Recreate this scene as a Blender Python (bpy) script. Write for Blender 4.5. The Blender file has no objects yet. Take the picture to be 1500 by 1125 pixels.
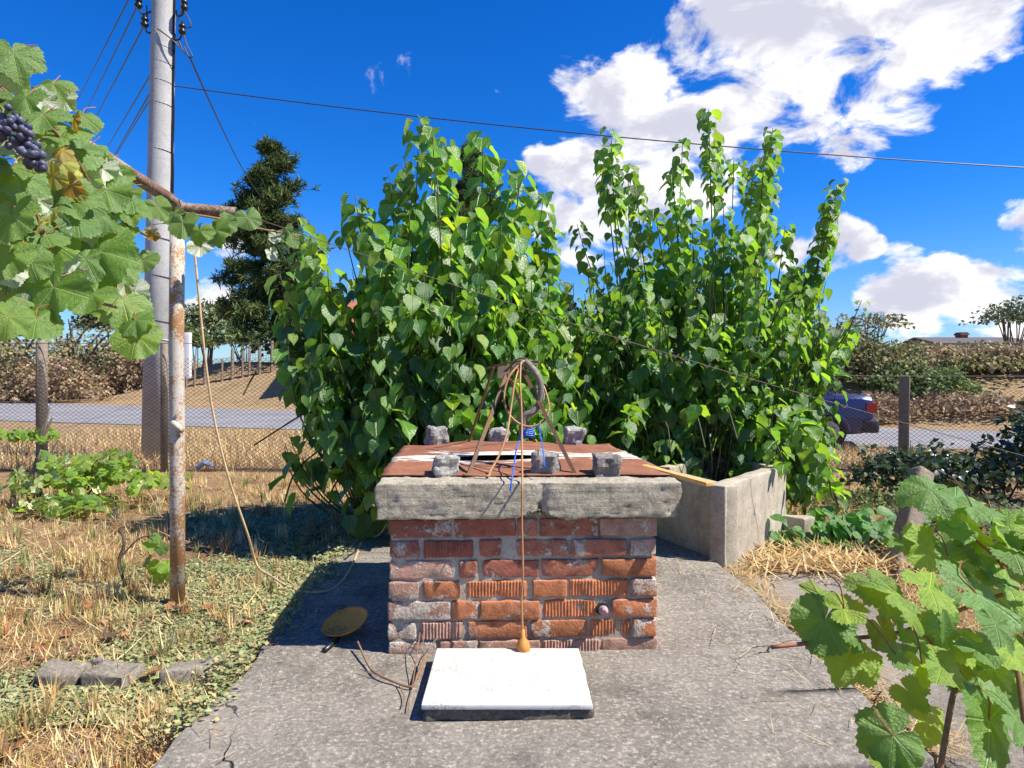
import bpy, bmesh, math, random
import numpy as np
from mathutils import Vector, Matrix, noise

# ------------------------------------------------------------------ camera, sky, sun, exposure
sc = bpy.context.scene
C = sc.collection
EYE = 1.095                                   # camera height above the concrete platform (z = 0)
HOR = 548.0
F = 1000.0                                    # focal length in pixels of the 1500 px wide photograph
cam = bpy.data.cameras.new('camera'); camo = bpy.data.objects.new('camera', cam); C.objects.link(camo)
camo.location = (0, 0, EYE); camo.rotation_euler = (math.radians(90), 0, 0)
cam.sensor_width = 36; cam.lens = 24; cam.shift_y = -(562.5 - HOR) / 1500
cam.clip_start = .05; cam.clip_end = 2000
sc.camera = camo

SUN = Vector((0.74, -0.20, 1.0)).normalized()
sun = bpy.data.lights.new('sun', 'SUN'); suno = bpy.data.objects.new('sun', sun); C.objects.link(suno)
sun.energy = 5.0; sun.angle = math.radians(.53); sun.color = (1, .94, .84)
suno.rotation_euler = SUN.to_track_quat('Z', 'Y').to_euler(); suno.location = (6, -3, 9)

sc.view_settings.view_transform = 'Standard'; sc.view_settings.look = 'None'
sc.view_settings.exposure = .84; sc.view_settings.gamma = 1
sc.render.engine = 'CYCLES'
sc.cycles.max_bounces = 7; sc.cycles.transparent_max_bounces = 8
sc.cycles.use_denoising = True


def nd(nt, typ, ins=None, **props):
    n = nt.nodes.new(typ)
    for k, v in props.items(): setattr(n, k, v)
    for k, v in (ins or {}).items():
        s = n.inputs[k]
        if isinstance(v, bpy.types.NodeSocket): nt.links.new(v, s)
        elif isinstance(v, bpy.types.Node): nt.links.new(v.outputs[0], s)
        else: s.default_value = v
    return n


def ma(nt, op, a, b=0.0, c=None, clamp=False):
    ins = {0: a, 1: b}
    if c is not None: ins[2] = c
    return nd(nt, 'ShaderNodeMath', ins, operation=op, use_clamp=clamp).outputs[0]


def mixc(nt, fac, a, b, mode='MIX'):
    n = nt.nodes.new('ShaderNodeMix'); n.data_type = 'RGBA'; n.blend_type = mode
    for i, v in ((0, fac), (6, a), (7, b)):
        s = n.inputs[i]
        if isinstance(v, bpy.types.NodeSocket): nt.links.new(v, s)
        else: s.default_value = (*v, 1) if (i > 0 and len(v) == 3) else v
    return n.outputs[2]


def ramp(nt, fac, stops, interp='LINEAR'):
    n = nt.nodes.new('ShaderNodeValToRGB'); r = n.color_ramp; r.interpolation = interp
    while len(r.elements) < len(stops): r.elements.new(.5)
    for e, (p, c) in zip(r.elements, stops):
        e.position = p; e.color = c if len(c) == 4 else (*c, 1)
    nt.links.new(fac, n.inputs[0]); return n.outputs[0]


def rampf(nt, fac, a, b):
    n = nd(nt, 'ShaderNodeMapRange', {0: fac, 1: a, 2: b, 3: 0.0, 4: 1.0}, interpolation_type='SMOOTHSTEP')
    return n.outputs[0]


def noi(nt, vec, scale, detail=4, rough=.55, dist=0.0):
    n = nd(nt, 'ShaderNodeTexNoise', {'Scale': scale, 'Detail': detail, 'Roughness': rough, 'Distortion': dist})
    if vec is not None: nt.links.new(vec, n.inputs['Vector'])
    return n.outputs[0]


def direction(px, py):
    v = Vector(((px - 750) / F, 1.0, (HOR - py) / F)); return v.normalized()


w = bpy.data.worlds.new('World'); sc.world = w; w.use_nodes = True
nt = w.node_tree; nt.nodes.clear()
sky = nt.nodes.new('ShaderNodeTexSky'); sky.sky_type = 'NISHITA'; sky.sun_disc = False
sky.sun_elevation = math.asin(SUN.z); sky.sun_rotation = math.atan2(SUN.x, SUN.y)
sky.air_density = 1.0; sky.dust_density = .15; sky.ozone_density = 4.0; sky.altitude = 300
hs = nd(nt, 'ShaderNodeHueSaturation', {'Saturation': 1.36, 'Value': 1.0, 'Color': sky.outputs[0]})
blue = mixc(nt, 1.0, hs.outputs[0], (.38, .88, 1.38), 'MULTIPLY')
tc = nt.nodes.new('ShaderNodeTexCoord'); dvec = tc.outputs['Generated']
elev = nd(nt, 'ShaderNodeSeparateXYZ', {0: dvec}).outputs[2]
lowsky = mixc(nt, 1.0, sky.outputs[0], (.62, .82, 1.08), 'MULTIPLY')
blue = mixc(nt, rampf(nt, elev, -.02, .26), lowsky, blue)
mp = nd(nt, 'ShaderNodeMapping', {'Vector': dvec, 'Rotation': (0, math.radians(-33), 0), 'Scale': (1.0, 1.0, 1.7)}).outputs[0]
n1 = noi(nt, mp, 9.0, 10, .58, .35)
n2 = noi(nt, mp, 2.2, 3, .5, .1)
SUNOFF = nd(nt, 'ShaderNodeVectorMath', {0: mp, 1: (.035, 0, .045)}, operation='ADD').outputs[0]
n3 = noi(nt, SUNOFF, 9.0, 6, .58, .35)
blob = None
CL = [(930, 175, .105), (995, 145, .10), (870, 250, .085), (1090, 150, .11), (1180, 85, .13), (1270, 40, .12), (1360, 0, .10), (960, 250, .10), (1050, 210, .08),
      (1110, 40, .09), (1395, 70, .05), (1375, 95, .035), (840, 330, .07), (905, 300, .08), (1215, 362, .042), (1255, 362, .03), (1165, 372, .03), (1330, 412, .042), (1385, 392, .03), (1285, 430, .036),
      (1420, 440, .05), (1480, 455, .05), (1340, 470, .045), (1500, 325, .035), (345, 352, .03), (315, 440, .03), (290, 455, .03), (1440, 20, .06), (1180, 10, .10), (800, 235, .03)]
for px, py, r in CL:
    d = direction(px, py)
    dot = nd(nt, 'ShaderNodeVectorMath', {0: dvec, 1: tuple(d)}, operation='DOT_PRODUCT').outputs['Value']
    m = nd(nt, 'ShaderNodeMapRange', {0: dot, 1: math.cos(r * 1.3), 2: math.cos(r * .2), 3: 0.0, 4: 1.0 if r > .06 else .82}).outputs[0]
    blob = m if blob is None else ma(nt, 'MAXIMUM', blob, m)
blob = ma(nt, 'POWER', blob, .8)
dens = ma(nt, 'ADD', ma(nt, 'MULTIPLY', blob, .35), ma(nt, 'ADD', ma(nt, 'MULTIPLY', n1, 1.05), ma(nt, 'MULTIPLY', n2, .0)))
alpha = rampf(nt, dens, .70, .835)
thick = rampf(nt, ma(nt, 'ADD', ma(nt, 'MULTIPLY', blob, .16), ma(nt, 'ADD', ma(nt, 'MULTIPLY', n3, .95), .0)), .50, .72)
ccol = mixc(nt, thick, (1.10, 1.09, 1.08), (.60, .61, .72))
bg1 = nd(nt, 'ShaderNodeBackground', {'Color': blue, 'Strength': .076})
bg2 = nd(nt, 'ShaderNodeBackground', {'Color': ccol, 'Strength': .64})
mx = nd(nt, 'ShaderNodeMixShader', {0: alpha, 1: bg1.outputs[0], 2: bg2.outputs[0]})
nd(nt, 'ShaderNodeOutputWorld', {0: mx.outputs[0]})

# ------------------------------------------------------------------ helpers
rng = np.random.RandomState(11)
random.seed(5)


def P(px, py, D): return Vector(((px - 750) * D / F, D, EYE + (HOR - py) * D / F))
def G(px, py, z=0.0):
    D = (EYE - z) * F / (py - HOR); return Vector(((px - 750) * D / F, D, z))


def tag(o, label=None, cat=None, group=None, kind=None):
    if label: o['label'] = label
    if cat: o['category'] = cat
    if group: o['group'] = group
    if kind: o['kind'] = kind
    return o


def empty(name, loc=(0, 0, 0), label=None, cat=None, group=None):
    o = bpy.data.objects.new(name, None); C.objects.link(o); o.location = loc; o.empty_display_size = .1
    return tag(o, label, cat, group)


def link(name, me, m=None, parent=None, smooth=False):
    if m is not None and not me.materials: me.materials.append(m)
    o = bpy.data.objects.new(name, me); C.objects.link(o)
    if parent is not None:
        o.parent = parent
        o.matrix_parent_inverse = Matrix.Translation(parent_world(parent)).inverted()
    if smooth: me.polygons.foreach_set('use_smooth', [True] * len(me.polygons))
    return o


def parent_world(p):
    v = Vector(p.location); q = p.parent
    # parents here are pure translations kept at the world place by matrix_parent_inverse
    return v


def mesh(name, verts, faces):
    me = bpy.data.meshes.new(name); me.from_pydata([tuple(v) for v in verts], [], faces); me.update(); return me


class MB:
    def __init__(s): s.v = []; s.f = []
    def add(s, v, f):
        k = len(s.v); s.v += [tuple(q) for q in v]; s.f += [tuple(i + k for i in q) for q in f]
    def tube(s, pts, r, n=8, cap=True):
        pts = [Vector(p) for p in pts]; m = len(pts)
        rs = r if isinstance(r, (list, tuple)) else [r] * m
        up = None; vs = []; fs = []
        for i, p in enumerate(pts):
            t = (pts[min(i + 1, m - 1)] - pts[max(i - 1, 0)]).normalized()
            if up is None:
                a = Vector((0, 0, 1)) if abs(t.z) < .9 else Vector((1, 0, 0)); up = t.cross(a).normalized()
            up = (up - t * up.dot(t)).normalized(); b = t.cross(up)
            for k in range(n):
                a = 2 * math.pi * k / n; vs.append(p + (up * math.cos(a) + b * math.sin(a)) * rs[i])
        for i in range(m - 1):
            for k in range(n):
                fs.append((i * n + k, i * n + (k + 1) % n, (i + 1) * n + (k + 1) % n, (i + 1) * n + k))
        if cap: fs.append(tuple(range(n))[::-1]); fs.append(tuple((m - 1) * n + k for k in range(n)))
        s.add(vs, fs)
    def box(s, lo, hi):
        x0, y0, z0 = lo; x1, y1, z1 = hi
        s.add([(x0, y0, z0), (x1, y0, z0), (x1, y1, z0), (x0, y1, z0), (x0, y0, z1), (x1, y0, z1), (x1, y1, z1), (x0, y1, z1)],
              [(3, 2, 1, 0), (4, 5, 6, 7), (0, 1, 5, 4), (1, 2, 6, 5), (2, 3, 7, 6), (3, 0, 4, 7)])
    def build(s, name, m, parent=None, smooth=False):
        return link(name, mesh(name, s.v, s.f), m, parent, smooth)


def spline(pts, n=8):
    pts = [Vector(p) for p in pts]; q = [pts[0]] + pts + [pts[-1]]; out = []
    for i in range(1, len(q) - 2):
        a, b, c, d = q[i - 1], q[i], q[i + 1], q[i + 2]
        for k in range(n):
            t = k / n
            out.append(.5 * ((2 * b) + (c - a) * t + (2 * a - 5 * b + 4 * c - d) * t * t + (3 * b - a - 3 * c + d) * t ** 3))
    out.append(pts[-1]); return out


def roughbox(size, r=.006, amp=.003, freq=20, seed=0, step=.05, amp2=0, hook=None):
    """rounded, unevenly weathered block centred on the origin"""
    h = [s / 2 for s in size]
    ax = []
    for k in range(3):
        n = max(1, int(round((2 * h[k] - 2 * r) / step)))
        ax.append([-h[k], -h[k] + r * .35] + [-h[k] + r + (2 * h[k] - 2 * r) * i / n for i in range(n + 1)] + [h[k] - r * .35, h[k]])
    vid = {}; vs = []; fs = []
    def V(i, j, k):
        key = (i, j, k)
        if key not in vid:
            p = Vector((ax[0][i], ax[1][j], ax[2][k]))
            c = Vector([max(-h[a] + r, min(h[a] - r, p[a])) for a in range(3)])
            d = p - c
            if d.length > 1e-9: d.normalize(); p = c + d * r
            s = Vector((seed * 7.3, seed * 3.1, seed * 1.7))
            a = noise.noise(p * freq + s) * amp + (noise.noise(p * freq * 3.3 + s) * amp2 if amp2 else 0)
            p = p + d * a
            if hook: p = hook(p, d)
            vid[key] = len(vs); vs.append(p)
        return vid[key]
    N = [len(a) - 1 for a in ax]
    for i in range(N[0]):
        for j in range(N[1]):
            fs.append((V(i, j, 0), V(i, j + 1, 0), V(i + 1, j + 1, 0), V(i + 1, j, 0)))
            fs.append((V(i, j, N[2]), V(i + 1, j, N[2]), V(i + 1, j + 1, N[2]), V(i, j + 1, N[2])))
    for i in range(N[0]):
        for k in range(N[2]):
            fs.append((V(i, 0, k), V(i + 1, 0, k), V(i + 1, 0, k + 1), V(i, 0, k + 1)))
            fs.append((V(i, N[1], k), V(i, N[1], k + 1), V(i + 1, N[1], k + 1), V(i + 1, N[1], k)))
    for j in range(N[1]):
        for k in range(N[2]):
            fs.append((V(0, j, k), V(0, j, k + 1), V(0, j + 1, k + 1), V(0, j + 1, k)))
            fs.append((V(N[0], j, k), V(N[0], j + 1, k), V(N[0], j + 1, k + 1), V(N[0], j, k + 1)))
    me = mesh('block', vs, fs); me.polygons.foreach_set('use_smooth', [True] * len(fs)); return me


def place(o, loc, rot=(0, 0, 0)):
    """world place of a child whose parent sits unrotated"""
    o.location = loc; o.rotation_euler = rot; return o


# ------------------------------------------------------------------ materials
def M(name, rough=.9, spec=.3):
    m = bpy.data.materials.new(name); m.use_nodes = True
    b = m.node_tree.nodes['Principled BSDF']; b.inputs['Roughness'].default_value = rough
    b.inputs['Specular IOR Level'].default_value = spec
    return m, m.node_tree, b


def setb(nt, b, col=None, height=None, strength=.5, dist=.01, rough=None):
    if col is not None: nt.links.new(col, b.inputs['Base Color'])
    if rough is not None: nt.links.new(rough, b.inputs['Roughness'])
    if height is not None:
        bp = nd(nt, 'ShaderNodeBump', {'Strength': strength, 'Distance': dist, 'Height': height}); nt.links.new(bp.outputs[0], b.inputs['Normal'])


def objco(nt): return nt.nodes.new('ShaderNodeTexCoord').outputs['Object']
def poss(nt): return nt.nodes.new('ShaderNodeNewGeometry').outputs['Position']


def plain(name, col, rough=.6, spec=.4, metal=0, var=.15, scale=20):
    m, nt, b = M(name, rough, spec); b.inputs['Metallic'].default_value = metal
    n = noi(nt, poss(nt), scale, 5)
    c = ramp(nt, n, [(.3, tuple(x * (1 - var) for x in col)), (.7, tuple(min(1, x * (1 + var)) for x in col))])
    setb(nt, b, c, n, .15, .004); return m


def concrete(name, lo, hi, spk=.6, scale=1.0, grain=None, bump=.8):
    m, nt, b = M(name, .95, .2); p = poss(nt)
    big = noi(nt, p, 1.7 * scale, 4, .6); mid = noi(nt, p, 14 * scale, 5, .6)
    g1 = noi(nt, p, 62 * scale, 7, .78); g2 = noi(nt, p, 150 * scale, 4, .75)
    f = ma(nt, 'ADD', ma(nt, 'MULTIPLY', big, .6), ma(nt, 'MULTIPLY', mid, .4))
    col = ramp(nt, f, [(.30, lo), (.66, hi)])
    lite = rampf(nt, g1, .50, .66); fine = g2
    col = mixc(nt, ma(nt, 'MULTIPLY', lite, spk), col, tuple(min(.85, x * 1.6 + .05) for x in hi))
    dark = ma(nt, 'MAXIMUM', rampf(nt, g1, .46, .33), rampf(nt, g2, .42, .30))
    col = mixc(nt, ma(nt, 'MULTIPLY', dark, .72), col, tuple(x * .36 for x in lo))
    h = ma(nt, 'ADD', ma(nt, 'MULTIPLY', g1, 1.5), ma(nt, 'ADD', ma(nt, 'MULTIPLY', mid, .7), ma(nt, 'MULTIPLY', g2, .6)))
    if grain is not None:
        mpn = nd(nt, 'ShaderNodeMapping', {'Vector': p, 'Scale': grain}).outputs[0]
        g = noi(nt, mpn, 1.0, 5, .65, .6)
        col = mixc(nt, ma(nt, 'MULTIPLY', rampf(nt, g, .50, .36), .22), col, tuple(x * .5 for x in lo))
        h = ma(nt, 'ADD', h, ma(nt, 'MULTIPLY', g, .8))
    if name == 'weathered_concrete':
        wv = nd(nt, 'ShaderNodeVectorMath', {0: p, 1: nd(nt, 'ShaderNodeVectorMath', {0: nd(nt, 'ShaderNodeTexNoise', {'Vector': p, 'Scale': 5.0, 'Detail': 5.0}).outputs['Color'], 'Scale': .22}, operation='SCALE').outputs[0]}, operation='ADD').outputs[0]
        ve = nd(nt, 'ShaderNodeTexVoronoi', {'Vector': wv, 'Scale': .95}, feature='DISTANCE_TO_EDGE').outputs['Distance']
        cr = ma(nt, 'MULTIPLY', rampf(nt, ve, .0045, .001), rampf(nt, noi(nt, p, 1.3, 2), .52, .60))
        st_ = rampf(nt, noi(nt, p, 2.4, 6, .68, .5), .52, .66)
        col = mixc(nt, ma(nt, 'MULTIPLY', st_, .5), col, (.085, .073, .060))
        col = mixc(nt, cr, col, (.03, .026, .02)); h = ma(nt, 'SUBTRACT', h, ma(nt, 'MULTIPLY', cr, 2.0))
    if name == 'granite':
        col = mixc(nt, 1.0, col, ramp(nt, nt.nodes.new('ShaderNodeObjectInfo').outputs['Random'], [(0, (.72, .66, .62)), (.5, (1, 1, 1)), (1, (1.15, 1.12, 1.05))]), 'MULTIPLY')
    setb(nt, b, col, h, bump, .006); return m


m_platform = concrete('weathered_concrete', (.130, .112, .092), (.31, .275, .228), .85)
m_path = concrete('path_concrete', (.17, .145, .115), (.30, .265, .215), .45)
m_cap = concrete('board_marked_concrete', (.27, .235, .17), (.52, .46, .35), .5, 1.0, (5, 5, 95), 1.0)
m_tank = concrete('stained_concrete', (.24, .20, .14), (.52, .46, .36), .1, .9, (9, 9, 2.5), .5)
m_post = concrete('post_concrete', (.15, .115, .08), (.35, .29, .215), .4, 1.2)
m_pole = concrete('pole_concrete', (.34, .33, .31), (.50, .49, .465), .12, .8, None, .4)
m_granite = concrete('granite', (.17, .165, .155), (.40, .385, .36), .8, 1.0, None, 1.0)
m_mortar = concrete('mortar', (.30, .26, .20), (.58, .52, .42), .15, 1.4, None, 1.0)
m_kerb = concrete('kerb_stone', (.15, .125, .095), (.33, .29, .235), .5)


def brick_mat():
    m, nt, b = M('old_brick', .95, .15)
    oi = nt.nodes.new('ShaderNodeObjectInfo'); p = objco(nt)
    off = nd(nt, 'ShaderNodeVectorMath', {0: p, 1: nd(nt, 'ShaderNodeCombineXYZ', {0: ma(nt, 'MULTIPLY', oi.outputs['Random'], 37), 1: 2.0, 2: ma(nt, 'MULTIPLY', oi.outputs['Random'], 11)}).outputs[0]}, operation='ADD').outputs[0]
    n1 = noi(nt, off, 22, 6, .65); n2 = noi(nt, off, 95, 4, .7); n3 = noi(nt, off, 11, 5, .6, .4)
    base = oi.outputs['Color']
    col = mixc(nt, 1.0, base, ramp(nt, n1, [(.28, (.50, .48, .48)), (.5, (1, 1, 1)), (.72, (1.22, 1.12, 1.05))]), 'MULTIPLY')
    col = mixc(nt, rampf(nt, n2, .60, .72), col, (.42, .27, .18))
    # lime smeared over the face; how much is carried by the object colour's alpha
    sm = rampf(nt, ma(nt, 'ADD', ma(nt, 'ADD', ma(nt, 'MULTIPLY', n3, .7), ma(nt, 'MULTIPLY', n2, .3)), ma(nt, 'MULTIPLY', ma(nt, 'SUBTRACT', oi.outputs['Alpha'], .5), .55)), .53, .62)
    col = mixc(nt, ma(nt, 'MULTIPLY', sm, .9), col, ramp(nt, n2, [(.3, (.36, .30, .22)), (.7, (.66, .59, .49))]))
    h = ma(nt, 'ADD', ma(nt, 'MULTIPLY', n1, .9), ma(nt, 'ADD', ma(nt, 'MULTIPLY', n2, .6), ma(nt, 'MULTIPLY', sm, .5)))
    setb(nt, b, col, h, .9, .006); return m


m_brick = brick_mat()


def rust_sheet(name):
    m, nt, b = M(name, .75, .3)
    p = poss(nt); uv = nt.nodes.new('ShaderNodeTexCoord').outputs['UV']
    sx = nd(nt, 'ShaderNodeSeparateXYZ', {0: uv})
    n1 = noi(nt, p, 9, 6, .6); n2 = noi(nt, p, 60, 4, .6)
    mpn = nd(nt, 'ShaderNodeMapping', {'Vector': p, 'Scale': (2.2, 9, 9)}).outputs[0]
    n3 = noi(nt, mpn, 2.0, 5, .6)
    rust = ramp(nt, ma(nt, 'ADD', ma(nt, 'MULTIPLY', n1, .6), ma(nt, 'MULTIPLY', n2, .4)), [(.3, (.15, .060, .034)), (.55, (.26, .105, .058)), (.75, (.36, .165, .09))])
    edge = ma(nt, 'ADD', sx.outputs[1], ma(nt, 'MULTIPLY', ma(nt, 'SUBTRACT', n3, .5), 1.1))
    pale = rampf(nt, edge, .76, .81)
    col = mixc(nt, pale, rust, ramp(nt, n2, [(.3, (.42, .39, .33)), (.7, (.68, .64, .57))]))
    col = mixc(nt, ma(nt, 'MULTIPLY', rampf(nt, n3, .62, .72), .5), col, (.50, .40, .28))
    setb(nt, b, col, n2, .3, .003); return m


m_sheet = rust_sheet('rusty_sheet')


def rusty(name, paint, rustc, amt, rough=.7, scale=28):
    m, nt, b = M(name, rough, .35); p = poss(nt)
    n1 = noi(nt, p, scale * .22, 3, .5); n2 = noi(nt, p, scale * 3, 5, .7)
    f = rampf(nt, ma(nt, 'ADD', ma(nt, 'MULTIPLY', n1, .45), ma(nt, 'MULTIPLY', n2, .55)), amt, amt + .06)
    rc = ramp(nt, n2, [(.3, tuple(x * .6 for x in rustc)), (.7, rustc)])
    setb(nt, b, mixc(nt, f, paint, rc), n2, .3, .002); return m


m_pipe = rusty('rusted_grey_pipe', (.48, .44, .38), (.40, .20, .075), .475)
m_beam = rusty('rusted_beam', (.30, .24, .18), (.20, .10, .05), .47)
m_iron = rusty('brown_iron', (.12, .07, .045), (.20, .095, .045), .45)
m_pan = rusty('rust_pan', (.80, .29, .05), (.55, .18, .035), .52)
m_cable = plain('orange_cable', (.40, .205, .085), .5)
m_cord = plain('pale_cord', (.62, .43, .24), .5)
m_plug = plain('orange_rubber', (.50, .21, .04), .5)
m_hose = rusty('old_hose', (.17, .15, .12), (.30, .25, .18), .5)
m_bluerope = plain('blue_rope', (.02, .12, .62), .5)
m_black = plain('black_plastic', (.012, .012, .013), .35, .5)
m_wire = plain('dark_wire', (.035, .033, .03), .5)
m_rustwire = plain('rusty_wire', (.10, .07, .05), .7)
m_white, nt, b = M('white_tile', .45, .4)
_n = noi(nt, poss(nt), 9, 5, .65); _f = noi(nt, poss(nt), 130, 3, .7)
setb(nt, b, mixc(nt, ma(nt, 'MULTIPLY', rampf(nt, _n, .46, .62), rampf(nt, _f, .42, .60)), (.62, .605, .57), (.33, .315, .28)), _f, .15, .002)
m_bed = concrete('slab_bed', (.10, .085, .065), (.24, .21, .165), .5, 1.2, None, 1.0)
m_wood = plain('yellow_lath', (.62, .36, .12), .6, .3, 0, .2, 40)
m_greywood = plain('grey_wood', (.26, .20, .15), .85, .2)
m_valve = plain('dusty_pink_plastic', (.42, .25, .25), .6)
m_hole = plain('hole_dark', (.01, .009, .008), .9)
m_bark = plain('bark', (.12, .095, .07), .9, .2, 0, .3, 60)
m_stem = plain('green_brown_shoot', (.07, .075, .035), .8, .2, 0, .3, 60)
m_cane = plain('vine_cane', (.23, .13, .07), .75, .3, 0, .3, 60)
m_redcane = plain('reddish_cane', (.28, .11, .06), .6, .3, 0, .25, 60)
m_whitepaint = plain('white_paint', (.72, .72, .70), .6)


def leaf_mat(name, kind, top, under, trans, attr=False, rough=.33, tfac=.36, spec=.75):
    m, nt, b = M(name, rough, spec)
    uv = nt.nodes.new('ShaderNodeTexCoord').outputs['UV']; s = nd(nt, 'ShaderNodeSeparateXYZ', {0: uv}); x, y = s.outputs[0], s.outputs[1]
    ax = ma(nt, 'ABSOLUTE', x)
    if attr: tint = nd(nt, 'ShaderNodeAttribute', None, attribute_name='tint').outputs['Color']
    else: tint = nt.nodes.new('ShaderNodeObjectInfo').outputs['Color']
    v = None
    if kind == 'grape':
        for a in (0, 50, 104):
            c, q = math.cos(math.radians(a)), math.sin(math.radians(a))
            dist = ma(nt, 'ABSOLUTE', ma(nt, 'SUBTRACT', ma(nt, 'MULTIPLY', ax, c), ma(nt, 'MULTIPLY', y, q)))
            al = ma(nt, 'ADD', ma(nt, 'MULTIPLY', ax, q), ma(nt, 'MULTIPLY', y, c))
            line = ma(nt, 'MULTIPLY', rampf(nt, dist, .024, .006), ma(nt, 'GREATER_THAN', al, 0.0))
            side = ma(nt, 'MULTIPLY', rampf(nt, ma(nt, 'ABSOLUTE', ma(nt, 'SINE', ma(nt, 'MULTIPLY', ma(nt, 'SUBTRACT', al, ma(nt, 'MULTIPLY', dist, 1.0)), 17))), .16, .02), rampf(nt, dist, .34, .16))
            side = ma(nt, 'MULTIPLY', side, ma(nt, 'GREATER_THAN', al, .03))
            l = ma(nt, 'MAXIMUM', line, ma(nt, 'MULTIPLY', side, .4))
            v = l if v is None else ma(nt, 'MAXIMUM', v, l)
    elif kind == 'mulberry':
        line = rampf(nt, ax, .035, .01)
        side = rampf(nt, ma(nt, 'ABSOLUTE', ma(nt, 'SINE', ma(nt, 'MULTIPLY', ma(nt, 'SUBTRACT', y, ma(nt, 'MULTIPLY', ax, .9)), 19))), .22, .03)
        v = ma(nt, 'MAXIMUM', line, ma(nt, 'MULTIPLY', side, .55))
    base = mixc(nt, 1.0, (*top,), tint, 'MULTIPLY')
    n = noi(nt, uv, 3.0, 4, .6)
    base = mixc(nt, 1.0, base, ramp(nt, n, [(.3, (.70, .74, .66)), (.7, (1.3, 1.2, 1.1))]), 'MULTIPLY')
    und = mixc(nt, 1.0 if kind == 'none' else .6, (*under,), mixc(nt, 1.0, (*under,), tint, 'MULTIPLY'))
    tr = mixc(nt, 1.0, (*trans,), tint, 'MULTIPLY')
    if v is not None:
        base = mixc(nt, ma(nt, 'MULTIPLY', v, .7), base, mixc(nt, 1.0, (.34, .44, .16), tint, 'MULTIPLY'))
        und = mixc(nt, ma(nt, 'MULTIPLY', v, .5), und, tuple(q * .7 for q in under))
        tr = mixc(nt, ma(nt, 'MULTIPLY', v, .4), tr, tuple(q * .5 for q in trans))
        h = ma(nt, 'SUBTRACT', ma(nt, 'MULTIPLY', noi(nt, uv, 13.0, 4), .9), ma(nt, 'MULTIPLY', v, .7))
        bp = nd(nt, 'ShaderNodeBump', {'Strength': .7, 'Distance': .008, 'Height': h}).outputs[0]
        nt.links.new(bp, b.inputs['Normal'])
    bf = nt.nodes.new('ShaderNodeNewGeometry').outputs['Backfacing']
    nt.links.new(mixc(nt, bf, base, und), b.inputs['Base Color'])
    t = nd(nt, 'ShaderNodeBsdfTranslucent', {'Color': tr})
    ms = nd(nt, 'ShaderNodeMixShader', {0: tfac, 1: b.outputs[0], 2: t.outputs[0]})
    nt.links.new(ms.outputs[0], nt.nodes['Material Output'].inputs[0]); return m


MT, MU, MTR = (.082, .195, .028), (.17, .28, .09), (.40, .72, .05)
m_mul = leaf_mat('mulberry_leaf', 'mulberry', MT, MU, MTR)
m_mul_a = leaf_mat('mulberry_foliage', 'mulberry', MT, MU, MTR, True)
GT, GU, GTR = (.100, .200, .034), (.58, .62, .50), (.44, .66, .05)
m_grape = leaf_mat('grape_leaf', 'grape', GT, GU, GTR, rough=.5)
m_grape_a = leaf_mat('grape_foliage', 'grape', GT, GU, GTR, True, rough=.5)
m_bush = leaf_mat('shrub_foliage', 'none', (.8, .8, .8), (.85, .85, .85), (1, 1, 1), True, rough=.6, tfac=.22, spec=.25)
m_glossbush = leaf_mat('bramble_foliage', 'none', (.8, .8, .8), (.9, .9, .9), (1, 1, 1), True, rough=.33, tfac=.22)
m_needle = leaf_mat('pine_needles', 'none', (.8, .8, .8), (.8, .8, .8), (1, 1, 1), True, rough=.8, tfac=.12, spec=.05)
m_grass = leaf_mat('grass_blades', 'none', (.85, .85, .85), (.85, .85, .85), (.9, .9, .9), True, rough=.7, tfac=.25, spec=.2)
m_dryleaf = leaf_mat('dry_leaf', 'grape', (1, 1, 1), (1.1, 1.1, 1.1), (.8, .8, .8), rough=.8, tfac=.15, spec=.2)

# ------------------------------------------------------------------ leaf shapes (base at origin, tip +Y, upper face +Z)


def strip_leaf(rows, cols, fold, droop, jag=0.0, seed=0):
    key = [(0, .0), (.03, .24), (.10, .40), (.22, .475), (.36, .47), (.52, .395), (.68, .27), (.80, .14), (.90, .05), (1.0, .0)]
    TS = [0, .045, .15, .32, .52, .72, .86, 1] if cols == 3 else [0, .03, .09, .18, .30, .42, .54, .66, .78, .89, 1]
    rows = len(TS) - 1
    ts = np.array([k[0] for k in key]); ws = np.array([k[1] for k in key])
    r = np.random.RandomState(seed); vs = []; uvs = []; fs = []
    for i in range(rows + 1):
        t = TS[i]; w_ = float(np.interp(t, ts, ws)); w_ = max(w_, .004)
        if jag and 0 < i < rows: w_ *= 1 + jag * (1 if i % 2 else -1)
        for c in range(cols):
            u = -1 + 2 * c / (cols - 1)
            x = u * w_; y = t - .16 * abs(u) * (1 - t) ** 5
            z = abs(x) * fold - droop * t * t + .05 * math.sin(11 * t + seed) * abs(u) + r.uniform(-.008, .008)
            vs.append((x, y, z)); uvs.append((x, y))
    for i in range(rows):
        for c in range(cols - 1):
            a = i * cols + c; fs.append((a, a + 1, a + cols + 1, a + cols))
    return np.array(vs), fs, np.array(uvs)


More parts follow.
